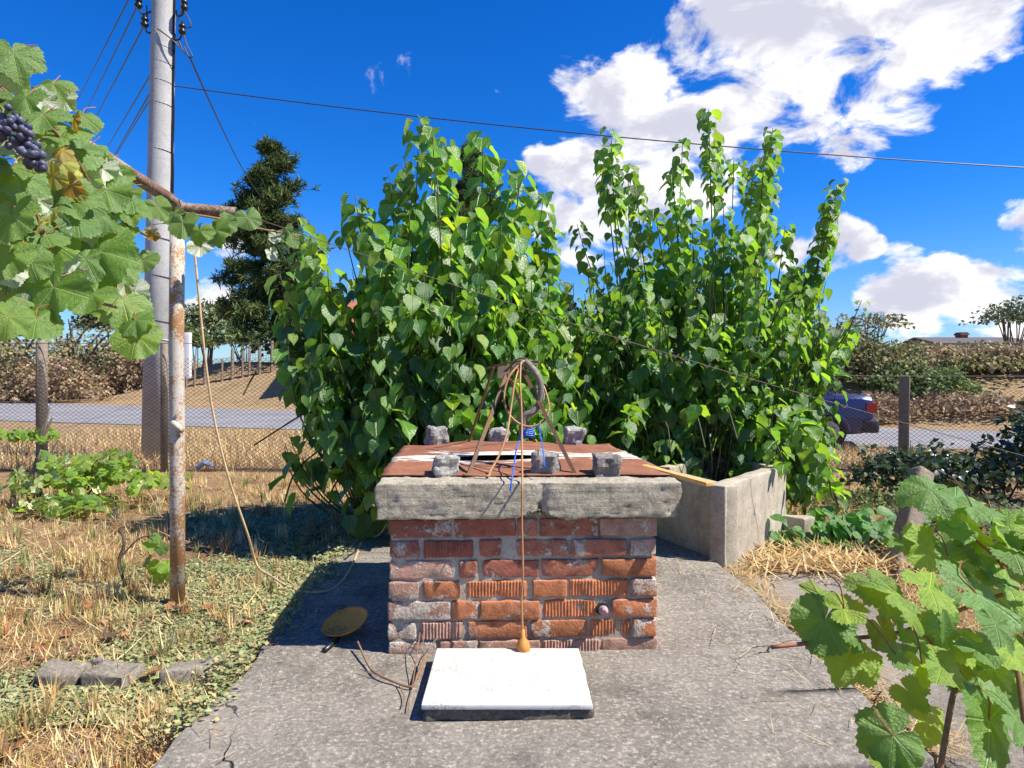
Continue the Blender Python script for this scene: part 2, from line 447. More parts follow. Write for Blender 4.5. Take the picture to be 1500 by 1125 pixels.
def grape_leaf(seed, na=64, rings=(.3, .62, .86, 1.0), lobing=1.0, curl=.16, teeth=1.0):
    r = np.random.RandomState(seed); ph = r.uniform(0, 6, 4)
    key = [(0, 1.0), (12, .95), (34, .87 - .15 * lobing), (50, .93), (68, .89), (86, .85 - .12 * lobing), (106, .88), (132, .81), (152, .70), (168, .56), (178, .16)]
    a_ = np.array([k[0] for k in key]); r_ = np.array([k[1] for k in key])
    vs = [(0, 0, 0)]; fs = []
    for q, rr in enumerate(rings):
        for i in range(na):
            th = -180 + 360 * (i + .5) / na
            rad = float(np.interp(abs(th), a_, r_)) * (1 + .05 * math.sin(ph[0] + th * .05))
            if q == len(rings) - 1 and abs(th) < 165: rad *= 1 + .02 * teeth if i % 2 else 1 - .045 * teeth
            t = math.radians(th); x, y = math.sin(t) * rad * rr * .98, math.cos(t) * rad * rr
            d = math.hypot(x, y)
            z = -curl * d * d * (1.1 + .5 * math.sin(ph[1] + t)) + .09 * d * math.sin(5 * t + ph[2]) + .06 * d * math.sin(3 * t + ph[3]) + .05 * d * math.sin(11 * t + ph[0]) * d + .10 * abs(x) * (1 if abs(th) < 90 else .3)
            vs.append((x, y, z))
    for i in range(na - 1): fs.append((0, 1 + i + 1, 1 + i))
    for q in range(len(rings) - 1):
        for i in range(na - 1):
            a = 1 + q * na + i; fs.append((a, a + 1, a + na + 1, a + na))
    v = np.array(vs); return v, fs, v[:, :2].copy()


def leafmesh(name, tpl, m):
    v, f, uv = tpl; me = mesh(name, v, f); l = me.uv_layers.new(name='UVMap')
    idx = np.empty(len(me.loops), int); me.loops.foreach_get('vertex_index', idx)
    l.data.foreach_set('uv', uv[idx].astype(np.float32).ravel())
    me.polygons.foreach_set('use_smooth', [True] * len(me.polygons)); me.materials.append(m); return me


def frames(tip, nrm):
    """rows of tip and normal vectors -> (N,3,3) column frames X,Y=tip,Z=normal"""
    Y = tip / np.linalg.norm(tip, axis=1, keepdims=True)
    Z = nrm - Y * (nrm * Y).sum(1, keepdims=True); Z /= np.linalg.norm(Z, axis=1, keepdims=True) + 1e-9
    X = np.cross(Y, Z); return np.stack([X, Y, Z], axis=2)


def foliage(name, tpls, R, loc, size, col, m, parent=None, smooth=False):
    """many leaves joined into one mesh with a per-leaf tint"""
    if not isinstance(tpls, list): tpls = [tpls]
    which = np.arange(len(loc)) % len(tpls); VV = []; FF = []; UU = []; CC = []; base = 0
    for k, (v, f, uv) in enumerate(tpls):
        s = which == k
        if not s.any(): continue
        V = np.einsum('nij,kj->nki', R[s] * size[s][:, None, None], v) + loc[s][:, None, :]
        n, kk = V.shape[:2]
        VV.append(V.reshape(-1, 3)); UU.append(np.tile(uv, (n, 1))); CC.append(np.repeat(col[s], kk, axis=0))
        tri = []
        for q in f:
            for j in range(1, len(q) - 1): tri.append((q[0], q[j], q[j + 1]))
        tri = np.array(tri); FF.append((tri[None] + (base + np.arange(n) * kk)[:, None, None]).reshape(-1, 3)); base += n * kk
    V = np.concatenate(VV).astype(np.float32); Fc = np.concatenate(FF).astype(np.int32); U = np.concatenate(UU).astype(np.float32); Cc = np.concatenate(CC).astype(np.float32)
    me = bpy.data.meshes.new(name); me.vertices.add(len(V)); me.loops.add(Fc.size); me.polygons.add(len(Fc))
    me.vertices.foreach_set('co', V.ravel()); me.loops.foreach_set('vertex_index', Fc.ravel())
    me.polygons.foreach_set('loop_start', np.arange(0, Fc.size, 3, dtype=np.int32)); me.polygons.foreach_set('loop_total', np.full(len(Fc), 3, np.int32))
    if smooth: me.polygons.foreach_set('use_smooth', np.ones(len(Fc), bool))
    me.uv_layers.new(name='UVMap').data.foreach_set('uv', U[Fc.ravel()].ravel())
    a = me.color_attributes.new('tint', 'FLOAT_COLOR', 'POINT')
    a.data.foreach_set('color', np.concatenate([Cc, np.ones((len(Cc), 1), np.float32)], 1).ravel())
    me.update(); me.validate(); me.materials.append(m)
    return link(name, me, None, parent)


diamond = (np.array([(0, 0, 0), (.34, .45, .06), (0, .5, -.02), (-.34, .45, .06), (0, 1.0, -.12)], float), [(0, 1, 2), (0, 2, 3), (1, 4, 2), (2, 4, 3)], np.array([(0, 0), (.3, .4), (0, .5), (-.3, .4), (0, 1)], float))
thin = (np.array([(-.011, 0, 0), (.011, 0, 0), (.010, .5, .05), (-.010, .5, .05), (0, 1, .16)], float), [(0, 1, 2, 3), (3, 2, 4)], np.array([(0, 0), (0, 0), (0, .5), (0, .5), (0, 1)], float))
blade = (np.array([(-.03, 0, 0), (.03, 0, 0), (.026, .5, .08), (-.026, .5, .08), (0, 1, .32)], float), [(0, 1, 2, 3), (3, 2, 4)], np.array([(0, 0), (0, 0), (0, .5), (0, .5), (0, 1)], float))


def rnd(n, a=-1, b=1): return rng.uniform(a, b, (n, 3))


def unit(v): return v / (np.linalg.norm(v, axis=1, keepdims=True) + 1e-9)


def pick(cols, n, var=.18):
    c = np.array(cols, float)[rng.randint(0, len(cols), n)]
    return np.clip(c * rng.uniform(1 - var, 1 + var, (n, 1)) * rng.uniform(.93, 1.07, (n, 3)), 0, 1.6)


# ------------------------------------------------------------------ terrain, road
def road_near(x): return 15.6 - .33 * x
def road_far(x): return 22.5 - .47 * x


def sst(a, b, x):
    t = max(0.0, min(1.0, (x - a) / (b - a))); return t * t * (3 - 2 * t)


def ground_z(x, y):
    n, f = road_near(x), road_far(x)
    z = -.10 + .03 * noise.noise(Vector((x * .9, y * .9, 0))) + .012 * noise.noise(Vector((x * 4, y * 4, 3)))
    z = z + (-.33 - z) * sst(n - 5.5, n - .6, y)
    s = y - f
    if s > 0:
        bump_ = .25 * noise.noise(Vector((x * .16, y * .16, 7))) * sst(.5, 6, s)
        left = sst(-16, -24, x); right = sst(0, 8, x)
        rise = (1 - right) * ((1 - left) * 2.05 * sst(.6, 8.5, s) + left * 2.3 * sst(13, 26, s)) + right * 2.0 * sst(.8, 9, s)
        z += rise + bump_ + .9 * sst(15, 120, s)
    if -1.06 < x < 1.3 and 1.8 < y < 4.9: z = min(z, -.07)
    return z


def terrain():
    nx, ny = 250, 270; xs = []; ys = []
    for i in range(nx + 1):
        u = -1 + 2 * i / nx; xs.append(math.copysign(abs(u) ** 2.6, u) * 160 + u * 6)
    for j in range(ny + 1):
        v = j / ny; ys.append(-8 + 14 * v + 294 * v ** 3.2)
    vs = [(x, y, ground_z(x, y)) for y in ys for x in xs]
    fs = [(j * (nx + 1) + i, j * (nx + 1) + i + 1, (j + 1) * (nx + 1) + i + 1, (j + 1) * (nx + 1) + i) for j in range(ny) for i in range(nx)]
    m, nt, b = M('dry_ground', 1.0, .1); p = poss(nt)
    n0 = noi(nt, p, .55, 4, .6); n1 = noi(nt, p, 2.6, 5, .6); n2 = noi(nt, p, 26, 5, .7)
    mp1 = nd(nt, 'ShaderNodeMapping', {'Vector': p, 'Rotation': (0, 0, .5), 'Scale': (30, 130, 30)}).outputs[0]
    mp2 = nd(nt, 'ShaderNodeMapping', {'Vector': p, 'Rotation': (0, 0, -.9), 'Scale': (30, 130, 30)}).outputs[0]
    fib = ma(nt, 'MAXIMUM', noi(nt, mp1, 1.0, 3, .6), noi(nt, mp2, 1.0, 3, .6))
    col = ramp(nt, n2, [(.28, (.14, .085, .045)), (.5, (.32, .20, .105)), (.75, (.46, .32, .165))])
    col = mixc(nt, ma(nt, 'MULTIPLY', rampf(nt, fib, .55, .72), .8), col, (.50, .36, .17))
    col = mixc(nt, ma(nt, 'MULTIPLY', rampf(nt, ma(nt, 'ADD', ma(nt, 'MULTIPLY', n0, .5), ma(nt, 'MULTIPLY', n1, .5)), .55, .62), .45), col, (.22, .23, .10))
    col = mixc(nt, rampf(nt, n1, .48, .60), col, (.21, .115, .062))
    # trodden earth and mown stubble past the fence
    yy = nd(nt, 'ShaderNodeSeparateXYZ', {0: p}).outputs[1]
    far = rampf(nt, yy, 8.0, 11.0)
    n4 = noi(nt, p, 1.1, 6, .7); n5 = noi(nt, p, 9, 5, .7)
    fc = ramp(nt, ma(nt, 'ADD', ma(nt, 'MULTIPLY', n4, .5), ma(nt, 'MULTIPLY', n5, .5)), [(.32, (.19, .125, .065)), (.5, (.37, .255, .135)), (.68, (.50, .37, .21))])
    col = mixc(nt, far, col, fc)
    setb(nt, b, col, ma(nt, 'ADD', n2, fib), .9, .03)
    o = link('ground', mesh('ground', vs, fs), m, None, True); tag(o, 'dry straw and brown earth of the garden and roadside bank', 'ground', kind='structure')
    v = []; f = []; N = 90
    for i in range(N + 1):
        x = -75 + 130 * i / N
        for t in (0, .33, .67, 1): v.append((x, road_near(x) * (1 - t) + road_far(x) * t, -.315 + .02 * math.sin(t * 3.14)))
    for i in range(N):
        for k in range(3): a = i * 4 + k; f.append((a, a + 4, a + 5, a + 1))
    m, nt, b = M('worn_asphalt', .9, .3); p = poss(nt)
    n1 = noi(nt, p, .7, 5, .6); n2 = noi(nt, p, 45, 4, .7)
    setb(nt, b, ramp(nt, ma(nt, 'ADD', ma(nt, 'MULTIPLY', n1, .6), ma(nt, 'MULTIPLY', n2, .4)), [(.3, (.17, .165, .17)), (.7, (.30, .295, .30))]), n2, .3, .01)
    o = link('road', mesh('road', v, f), m, None, True); tag(o, 'pale worn asphalt road beyond the wire fence', 'road', kind='structure')
    v = []; f = []
    for i in range(31):
        x = -80 + 60 * i / 30
        for k, yk in enumerate((39.5 - .1 * x * .5, 43.5 - .1 * x * .5)): v.append((x, yk, max(ground_z(x, yk - .5), ground_z(x, yk + .5)) + .05))
    for i in range(30): f.append((i * 2, i * 2 + 2, i * 2 + 3, i * 2 + 1))
    o = link('path', mesh('path', v, f), m, None, True); tag(o, 'narrow grey side track on the far verge', 'path', kind='structure')


terrain()


def block(name, lo, hi, m, parent=None, r=.012, amp=.006, freq=6, step=.12, amp2=.003, seed=0, hook=None):
    size = [hi[k] - lo[k] for k in range(3)]; c = [(hi[k] + lo[k]) / 2 for k in range(3)]
    me = roughbox(size, r, amp, freq, seed, step, amp2, hook); me.materials.append(m)
    o = bpy.data.objects.new(name, me); C.objects.link(o); o.location = c
    if parent is not None: attach(o, parent)
    return o


def attach(o, parent):
    o.parent = parent
    bpy.context.view_layer.update() if False else None
    # accumulated translation of the parent chain
    t = Vector(parent.location); q = parent.parent
    if q is not None: t = t
    o.matrix_parent_inverse = Matrix.Translation(t).inverted()


# platform: an uneven slab whose front edge runs slightly askew
def plat_hook(p, d):
    q = p.copy()
    if q.y < -.9: q.y += .10 * (q.x + .4) - .06
    if q.x < -.9: q.x += .05 * noise.noise(Vector((1, q.y * 2.2, 0))) - .02 * (q.y)
    if q.x > .9: q.x += .03 * noise.noise(Vector((5, q.y * 2.5, 0)))
    return q


o = block('concrete_platform', (-1.03, 1.86, -.16), (1.21, 4.62, 0), m_platform, None, .014, .012, 4, .06, .005, 3, plat_hook)
tag(o, 'rough grey concrete platform under the brick well', 'platform', kind='structure')
o = block('concrete_path', (1.28, 1.3, -.16), (2.02, 3.95, -.055), m_path, None, .02, .02, 4, .07, .006, 4, lambda p, d: Vector((p.x + .06 * noise.noise(Vector((p.y * 3, 2, p.x))), p.y + .08 * noise.noise(Vector((p.x * 3, 9, 0))), p.z)))
tag(o, 'low worn concrete strip beside the platform under the vine', 'path', kind='structure')

# ------------------------------------------------------------------ the brick well
FY = 2.69; SC = FY / F                                   # metres per pixel on the well's front face
well = empty('brick_well', (0, FY + .53, 0), 'square red brick well with a thick rough concrete cap', 'well')
WX0, WX1, WD, WH = -.497, .562, 1.06, .535
core = block('mortar', (WX0 + .012, FY + .012, -.02), (WX1 - .012, FY + WD - .012, WH + .01), m_mortar, well, .008, .007, 16, .03, .006, 2)
OR, RD, DK, PK = (.46, .175, .08), (.38, .145, .088), (.28, .10, .066), (.45, .26, .185)
rows = [  # y0, y1, [(x0, x1, colour, lime, ribbed)] read off the enlarged photograph
    (188, 271, [(85, 365, DK, .35, 0), (380, 658, DK, .4, 0), (668, 760, RD, .55, 0), (770, 1040, RD, .5, 0), (1050, 1312, PK, .55, 0)]),  # upper courses: duller red bricks, with the cap's shadow put into their colour
    (285, 363, [(82, 217, RD, .6, 0), (240, 465, DK, .4, 1), (492, 592, RD, .5, 0), (664, 900, RD, .5, 0), (915, 1176, RD, .42, 0), (1190, 1311, PK, .85, 0)]),
    (378, 459, [(85, 367, PK, .6, 0), (400, 484, RD, .5, 0), (508, 766, DK, .42, 0), (778, 1042, RD, .5, 0), (1058, 1313, OR, .25, 0)]),
    (472, 552, [(82, 219, PK, .85, 0), (238, 405, OR, .6, 0), (434, 712, OR, .38, 1), (738, 898, OR, .4, 0), (910, 1182, OR, .35, 1), (1194, 1312, OR, .6, 0)]),
    (564, 648, [(78, 360, PK, .85, 0), (367, 492, OR, .5, 0), (498, 772, OR, .55, 0), (784, 1036, OR, .5, 1), (1104, 1316, OR, .35, 0)]),
    (656, 739, [(77, 206, PK, .9, 0), (224, 417, PK, .6, 1), (440, 712, OR, .3, 0), (730, 992, OR, .38, 0), (1002, 1194, OR, .6, 1), (1202, 1311, OR, .7, 0)]),
    (746, 812, [(80, 298, PK, .95, 0), (312, 484, PK, .6, 0), (490, 772, PK, .6, 0), (782, 1056, PK, .8, 1), (1058, 1316, PK, .5, 0)])]


def brick(c, size, rotz, col, lime, rib, seed):
    def hk(p, d):
        q = p.copy()
        if rib and abs(d.y) > .3: q.y += .0028 * math.sin(q.x * 2 * math.pi / .0125) * (1 if q.y < 0 else 0)
        e = noise.noise(Vector((q.x * 14, seed * 1.3, q.z * 14)))
        if e > .25 and q.y < 0: q.y += (e - .25) * .022
        return q
    me = roughbox(size, .007, .006, 26, seed, .006 if rib else .034, .002, hk); me.materials.append(m_brick)
    if rib: pass
    o = bpy.data.objects.new('brick', me); C.objects.link(o); o.location = c; o.rotation_euler = (0, 0, rotz); attach(o, well)
    k = random.uniform(.85, 1.15); o.color = (min(1, col[0] * k), min(1, col[1] * k), min(1, col[2] * k), lime)
    return o


def ribbrick(c, size, col, lime, seed):
    """combed brick: vertical grooves cut into its face"""
    n = int(size[0] / .0062); h = [s / 2 for s in size]; vs = []; fs = []
    zs = [-h[2], -h[2] + .006, 0, h[2] - .006, h[2]]
    for i in range(n + 1):
        x = -h[0] + size[0] * i / n
        for z in zs:
            e = .010 * max(0, noise.noise(Vector((x * 16, seed, z * 16)))) + .003 * noise.noise(Vector((x * 50, z * 50, seed)))
            y = -h[1] + (.0036 if i % 2 else 0) + e + (.006 if abs(z) == h[2] else 0) + (.006 if i in (0, n) else 0)
            vs.append((x, y, z + .003 * noise.noise(Vector((x * 30, seed, 1 + z)))))
    k = len(zs)
    for i in range(n):
        for j in range(k - 1): fs.append((i * k + j, (i + 1) * k + j, (i + 1) * k + j + 1, i * k + j + 1))
    b0 = len(vs); vs += [(-h[0], h[1], -h[2]), (h[0], h[1], -h[2]), (h[0], h[1], h[2]), (-h[0], h[1], h[2])]
    fs.append((b0 + 1, b0, b0 + 3, b0 + 2))
    fs.append(tuple(i * k for i in range(n + 1))[::-1] + (b0, b0 + 1)); fs.append(tuple(i * k + k - 1 for i in range(n + 1)) + (b0 + 2, b0 + 3))
    fs.append(tuple(range(k)) + (b0 + 3, b0)); fs.append(tuple(n * k + j for j in range(k))[::-1] + (b0 + 1, b0 + 2))
    me = mesh('brick', vs, fs); me.materials.append(m_brick)
    o = bpy.data.objects.new('brick', me); C.objects.link(o); o.location = c; attach(o, well); o.color = (*col, lime)


sd = 0
for y0, y1, br in rows:
    for x0, x1, col, lime, rib in br:
        sd += 1
        ax0, ax1 = (540 + x0 * .32 - 750) * SC, (540 + x1 * .32 - 750) * SC
        z1, z0 = EYE + (HOR - (700 + y0 * .32)) * SC, EYE + (HOR - (700 + y1 * .32)) * SC
        lime = .32 + .40 * lime
        z0 = max(z0, -.01); pr = random.uniform(-.004, .005)
        c = ((ax0 + ax1) / 2, FY + .05 + pr, (z0 + z1) / 2); size = (ax1 - ax0, .10, z1 - z0)
        if rib: ribbrick(c, size, col, min(lime, .46), sd)
        else: brick(c, size, random.uniform(-.008, .008), col, lime, 0, sd)
ch = WH / 7
for r_ in range(7):                                      # the other three sides, plain running bond
    z = (r_ + .5) * ch
    for side in (-1, 1):
        y = FY + .115
        while y < FY + WD - .02:
            L = min(.25 if not (r_ % 2 and y < FY + .2) else .12, FY + WD - y)
            if L > .04:
                sd += 1; brick((WX0 + .05 if side < 0 else WX1 - .05, y + L / 2 - .005, z), (L - .012, .098, ch - .012), side * math.pi / 2, random.choice((OR, RD, PK, DK)), random.uniform(.4, .8), 0, sd)
            y += L
    x = WX0 + .115 - (.06 if r_ % 2 else 0)
    while x < WX1 - .12:
        L = min(.25, WX1 - .11 - x)
        if L > .05:
            sd += 1; brick((x + L / 2, FY + WD - .05, z), (L - .012, .098, ch - .012), math.pi, random.choice((OR, RD, PK)), random.uniform(.4, .8), 0, sd)
        x += L


def cap_hook(p, d):
    q = p.copy()
    if q.y < -.55:
        e = math.exp(-((q.x - .045 - .01 * math.sin(q.z * 60)) / .010) ** 2) * (1 if q.z < .005 else .35)
        q.y += .026 * e
        if q.z < -.05: q.z += .03 * math.exp(-((q.x - .02) / .05) ** 2) + .008 * noise.noise(Vector((q.x * 9, 1, 0)))
        q.y += .004 * noise.noise(Vector((q.x * 6, 2, q.z * 75)))
    if q.x > .55: q.x += .02 * noise.noise(Vector((q.y * 8, 3, q.z * 14))) - (.02 if q.z < -.03 else 0)
    if q.x < -.55: q.x += .015 * noise.noise(Vector((q.y * 8, 6, q.z * 14)))
    return q


block('cap_slab', (-.537, 2.650, .532), (.655, 3.85, .672), m_cap, well, .007, .004, 12, 0.0145, .005, 5, cap_hook)
mb = MB(); mb.tube([P(877, 894, 2.73), P(879, 894, 2.68)], .024, 12); mb.build('hole_shade_plug', m_hole, well)  # solid near-black plug; the shade inside the hole is its colour
valve = MB(); valve.tube([P(880, 896, 2.75), P(880, 896.5, 2.66)], .019, 12); valve.tube([P(880, 896.5, 2.665), P(882, 898, 2.64)], [.016, .010], 12); valve.tube([P(882, 898, 2.645), P(884, 899, 2.615)], [.008, .006], 10)
vo = valve.build('drain_valve', m_valve, well, True)

well.rotation_euler.z = math.radians(2.6); well.location.x += -.012
# rusty cover sheets
def sheet(name, corners, label, seed, thick=.0025):
    a, b, c, d = [Vector(q) for q in corners]; nu, nv = 40, 14; vs = []; uvs = []; fs = []
    for j in range(nv + 1):
        for i in range(nu + 1):
            u, v = i / nu, j / nv
            p = (a * (1 - u) + b * u) * (1 - v) + (d * (1 - u) + c * u) * v
            wv = .012 * math.sin(u * 7 + seed * 2) + .010 * noise.noise(Vector((u * 5, v * 2, seed)))
            if seed == 1: p.z += wv * (.25 + .75 * v) * (.5 if v < .2 else 1)
            else: p.z += wv * (1 - .3 * v) + .004
            p.y += .018 * noise.noise(Vector((u * 6, v * 1.5, seed + 4))); p.x += .01 * noise.noise(Vector((v * 5, u, seed + 9)))
            vs.append(p); uvs.append((u, v))
    for j in range(nv):
        for i in range(nu): q = j * (nu + 1) + i; fs.append((q, q + 1, q + nu + 2, q + nu + 1))
    me = mesh(name, vs, fs); l = me.uv_layers.new(name='UVMap')
    for lp in me.loops: l.data[lp.index].uv = uvs[lp.vertex_index]
    o = link(name, me, m_sheet, None, True); md = o.modifiers.new('thickness', 'SOLIDIFY'); md.thickness = thick
    return tag(o, label, 'metal sheet')


def cz(px, py, z): return G(px, py, z)


s1 = sheet('rusty_sheet', [cz(558, 696, .682), cz(990, 695, .682), cz(925, 668, .702), cz(577, 672, .702)], 'rust-brown metal cover sheet along the front of the well cap', 1)
s2 = sheet('rusty_sheet', [(cz(893, 648, .712)), cz(592, 650, .712), cz(573, 671, .706), cz(922, 668, .712)], 'rust-brown metal cover sheet at the back of the well cap, by the tree', 2)

# wooden lath under the sheet
a, b = Vector((.58, 3.02, .676)), P(1040, 717, 2.62)
b.z = .66
dv = (b - a); L = dv.length
me = roughbox((L, .038, .016), .002, .001, 20, 1, .08); me.materials.append(m_wood)
o = bpy.data.objects.new('wooden_lath', me); C.objects.link(o); o.location = (a + b) / 2 + Vector((0, 0, .012)); o.rotation_euler = dv.to_track_quat('X', 'Z').to_euler()
tag(o, 'yellow wooden lath poking out from under the rusty sheet', 'lath')

# granite setts
setts = [(652, 703, .662, .098, 12, 'grey granite cube beside the front left foot of the iron frame'), (800, 699, .668, .100, -22, 'grey granite cube set askew, under the hanging blue string'),
         (889, 703, .662, .098, 4, 'grey granite cube on the front of the cap, next to the wooden lath'), (638, 653, .705, .100, 20, 'granite cube at the back corner of the cover, away from the water tank'),
         (731, 652, .705, .092, -12, 'granite cube at the back of the cover, behind the hanging cable loop'), (841, 654, .705, .098, 5, 'brownish granite cube at the back of the cover, next to the water tank')]
for i, (px, py, z, s, rz, lb) in enumerate(setts):
    p = G(px, py, z)
    if p.y > 3.3: p = Vector(((px - 750) * 3.72 / F, 3.72, z + .004))
    me = roughbox((s, s * .95, s * .97), .008, .020, 24, i + 3, .016, .008); me.polygons.foreach_set('use_smooth', [False] * len(me.polygons)); me.materials.append(m_granite)
    o = bpy.data.objects.new('granite_sett', me); C.objects.link(o); o.location = (p.x, p.y + s * .45, z + s * .475)
    o.rotation_euler = (0.02 * i, .05 if i != 1 else .13, math.radians(rz)); tag(o, lb, 'stone', 'granite cubes weighing down the cover sheets')

# iron frame over the well
fr = empty('iron_frame', (.02, 3.3, .67), 'brown angle-iron frame standing on the well cap', 'frame')
apex = P(757, 536, 3.28)
legs = [(G(681, 704, .664), P(742, 548, 3.15)), (G(850, 704, .664), P(764, 538, 3.15)), (Vector((-.262, 3.79, .665)), P(723, 538, 3.45)), (Vector((.152, 3.79, .665)), P(748, 556, 3.40))]
for i, (a, b) in enumerate(legs):
    a = Vector((a.x, a.y if i > 1 else 2.82, .664)); mb = MB(); mb.tube([a - Vector((0, 0, .012)), b], .0115 if i < 2 else .008, 4)
    mb.build('leg', m_iron, fr)
mb = MB(); mb.tube([P(711, 540, 3.42), P(745, 531, 3.3), P(790, 530, 3.2)], .006, 6); mb.build('crossbar', m_iron, fr)
mb = MB(); q = P(738, 545, 3.36); mb.box((q.x - .03, q.y - .003, q.z - .03), (q.x + .03, q.y + .003, q.z + .03)); mb.build('plate', m_greywood, fr)
mb = MB()
for k in range(6):
    mb.tube(spline([P(738 + 3 * k, 543 + random.uniform(-7, 7), 3.2), P(762, 530 + random.uniform(-6, 4), 3.12 + .03 * k), P(786 - 2 * k, 541 + random.uniform(-8, 8), 3.2)], 5), .0035, 5)
mb.build('wire_binding', m_rustwire, fr)
# hook shaped old hose hanging from the frame
mb = MB(); mb.tube(spline([P(770, 530, 3.12), P(784, 545, 3.06), P(792, 565, 3.05), P(790, 590, 3.05), P(781, 603, 3.04), P(769, 609, 3.04), P(765, 622, 3.04), P(765, 642, 3.05)], 6), .0155, 10)
o = mb.build('hose', m_hose, None, True); tag(o, 'thick dirty grey hose bent like a hook, hanging in the iron frame', 'hose')
# orange cable: coil, and a tail down the front to its socket
cab = empty('orange_cable', P(766, 620, 3.0), 'thin orange-brown cable looped over the frame, its socket hanging at the white slab', 'cable')
mb = MB(); mb.tube(spline([P(768, 528, 3.1), P(748, 548, 3.05), P(739, 575, 3.02), P(742, 600, 3.0), P(758, 619, 2.99), P(778, 625, 2.99), P(797, 616, 3.0), P(804, 596, 3.02), P(798, 570, 3.05), P(786, 546, 3.1), P(772, 531, 3.12)], 6), .0048, 7); mb.build('loop', m_cable, cab, True)
mb = MB(); mb.tube(spline([P(765, 529, 3.1), P(755, 556, 3.02), P(748, 600, 2.96), P(743, 632, 2.9), P(732, 665, 2.85), P(718, 690, 2.80), Vector((-.10, 2.76, .684)), Vector((-.20, 2.80, .683))], 6), .0048, 7); mb.build('strand', m_cable, cab, True)
mb = MB(); mb.tube(spline([P(763, 531, 3.08), P(762, 560, 3.0), P(764, 600, 2.95), P(764.5, 640, 2.88), P(765, 690, 2.70), P(765, 712, 2.622), P(764.5, 760, 2.615), P(766, 840, 2.60), P(764, 880, 2.60), P(766, 930, 2.59)], 6), .0042, 7); mb.build('tail', m_cable, cab, True)
D = 2.58; mb = MB(); mb.tube([P(766, 922, D), P(766, 933, D), P(766, 938, D), P(766, 944, D), P(767, 952, D), P(767, 955, D), P(767, 956, D), P(767, 963, D)], [.006, .009, .018, .0255, .026, .022, .011, .010], 14); mb.build('socket', m_plug, cab, True)
# blue string
mb = MB(); mb.tube(spline([P(765, 640, 3.0), P(757, 655, 2.9), P(752, 690, 2.64), P(749, 706, 2.60), P(748, 716, 2.60)], 6), .003, 5)
mb.tube(spline([P(765, 636, 2.99), P(775, 628, 2.98), P(788, 625, 2.97), P(793, 645, 2.9), P(796, 665, 2.78), P(798, 684, 2.72)], 6), .0025, 5)
for k in range(4): mb.tube(spline([P(762, 634 + 2 * k, 2.98), P(772, 629 + 3 * k, 2.96), P(783, 633 + 2 * k, 2.98), P(770, 638 + k, 3.05), P(762, 634 + 2 * k, 2.98)], 5), .003, 5)
mb.tube([P(748, 712, 2.6), P(748, 719, 2.6)], [.003, .006], 6)
o = mb.build('blue_string', m_bluerope, None); tag(o, 'bright blue string tied round the hose, ends dangling', 'string')

# white slab on its mortar bed
st = empty('white_stone_slab', (.0, 2.37, 0), 'flat white stone slab lying at the foot of the brick well', 'slab')
b1 = block('mortar_bed', (-.275, 2.165, -.01), (.262, 2.60, .034), m_bed, st, .01, .016, 18, .035, .006, 7)
def tile_hook(p, d): return Vector((p.x - .012 * (p.y / .22) * (1 if p.x > 0 else -1) * 0 + (.004 * noise.noise(Vector((p.y * 20, 1, 0))) if p.x > .2 else 0), p.y, p.z))
t1 = block('white_top', (-.287, 2.155, .034), (.255, 2.60, .052), m_white, st, .004, .001, 20, .05, 0, 8, tile_hook)

# rusty pan lying tilted on the platform
pan = empty('rusty_pan', (-.70, 2.88, .02), 'round rusty pan with a short black handle, lying in the well\'s shadow', 'pan')
bm = bmesh.new(); R_ = .098; prof = [(0, .0), (R_ * .8, .0), (R_ * .93, .008), (R_, .018), (R_ * .985, .02), (R_ * .91, .011), (R_ * .78, .004), (0, .004)]
vs = []; fs = []; NS = 40
for r0, z0 in prof:
    for k in range(NS): a = 2 * math.pi * k / NS; vs.append((r0 * math.cos(a), r0 * math.sin(a), z0))
for i in range(len(prof) - 1):
    for k in range(NS): fs.append((i * NS + k, i * NS + (k + 1) % NS, (i + 1) * NS + (k + 1) % NS, (i + 1) * NS + k))
bm.free(); me = mesh('pan_dish', vs, fs); me.materials.append(m_pan); me.polygons.foreach_set('use_smooth', [True] * len(fs))
o = bpy.data.objects.new('dish', me); C.objects.link(o); o.parent = pan; o.location = (0, 0, .019); o.rotation_euler = (math.radians(15), math.radians(-12), 0)
mb = MB(); mb.tube([(-.012, -.085, -.006), (-.022, -.14, -.011), (-.036, -.205, -.008)], [.010, .011, .011], 8); o = mb.build('handle', m_black, None, True); o.parent = pan

# dry twig by the slab
mb = MB(); T = lambda px, py, dz=.012: G(px, py, 0) + Vector((0, 0, dz))
mb.tube(spline([T(524, 955, .04), T(540, 980), T(552, 992), T(575, 1003), T(603, 1011), T(612, 1000, .03), T(624, 978, .05)], 5), [.0042] * 31, 6)
for ln in ([T(528, 985), T(545, 992), T(560, 995)], [T(604, 1010), T(612, 975, .06), T(618, 940, .10)], [T(608, 1005), T(630, 968, .05), T(640, 958, .06)], [T(605, 1010), T(600, 1030), T(598, 1045)], [T(612, 1000), T(622, 975, .04), T(612, 935, .12)], [T(583, 1006), T(592, 1025), T(590, 1040)]):
    mb.tube(spline(ln, 4), .002, 5)
o = mb.build('dry_twig', m_cane, None); tag(o, 'dry brown vine twig lying against the white slab', 'twig')

# ------------------------------------------------------------------ concrete water tank
A = Vector((1.235, 3.95)); B = Vector((1.95, 4.85)); Cc_ = Vector((.93, 4.72)); Dd = B + (Cc_ - A)
tank = empty('water_tank', ((A.x + B.x) / 2, (A.y + Cc_.y) / 2, 0), 'open concrete water tank with stained plaster, under the mulberry', 'tank')


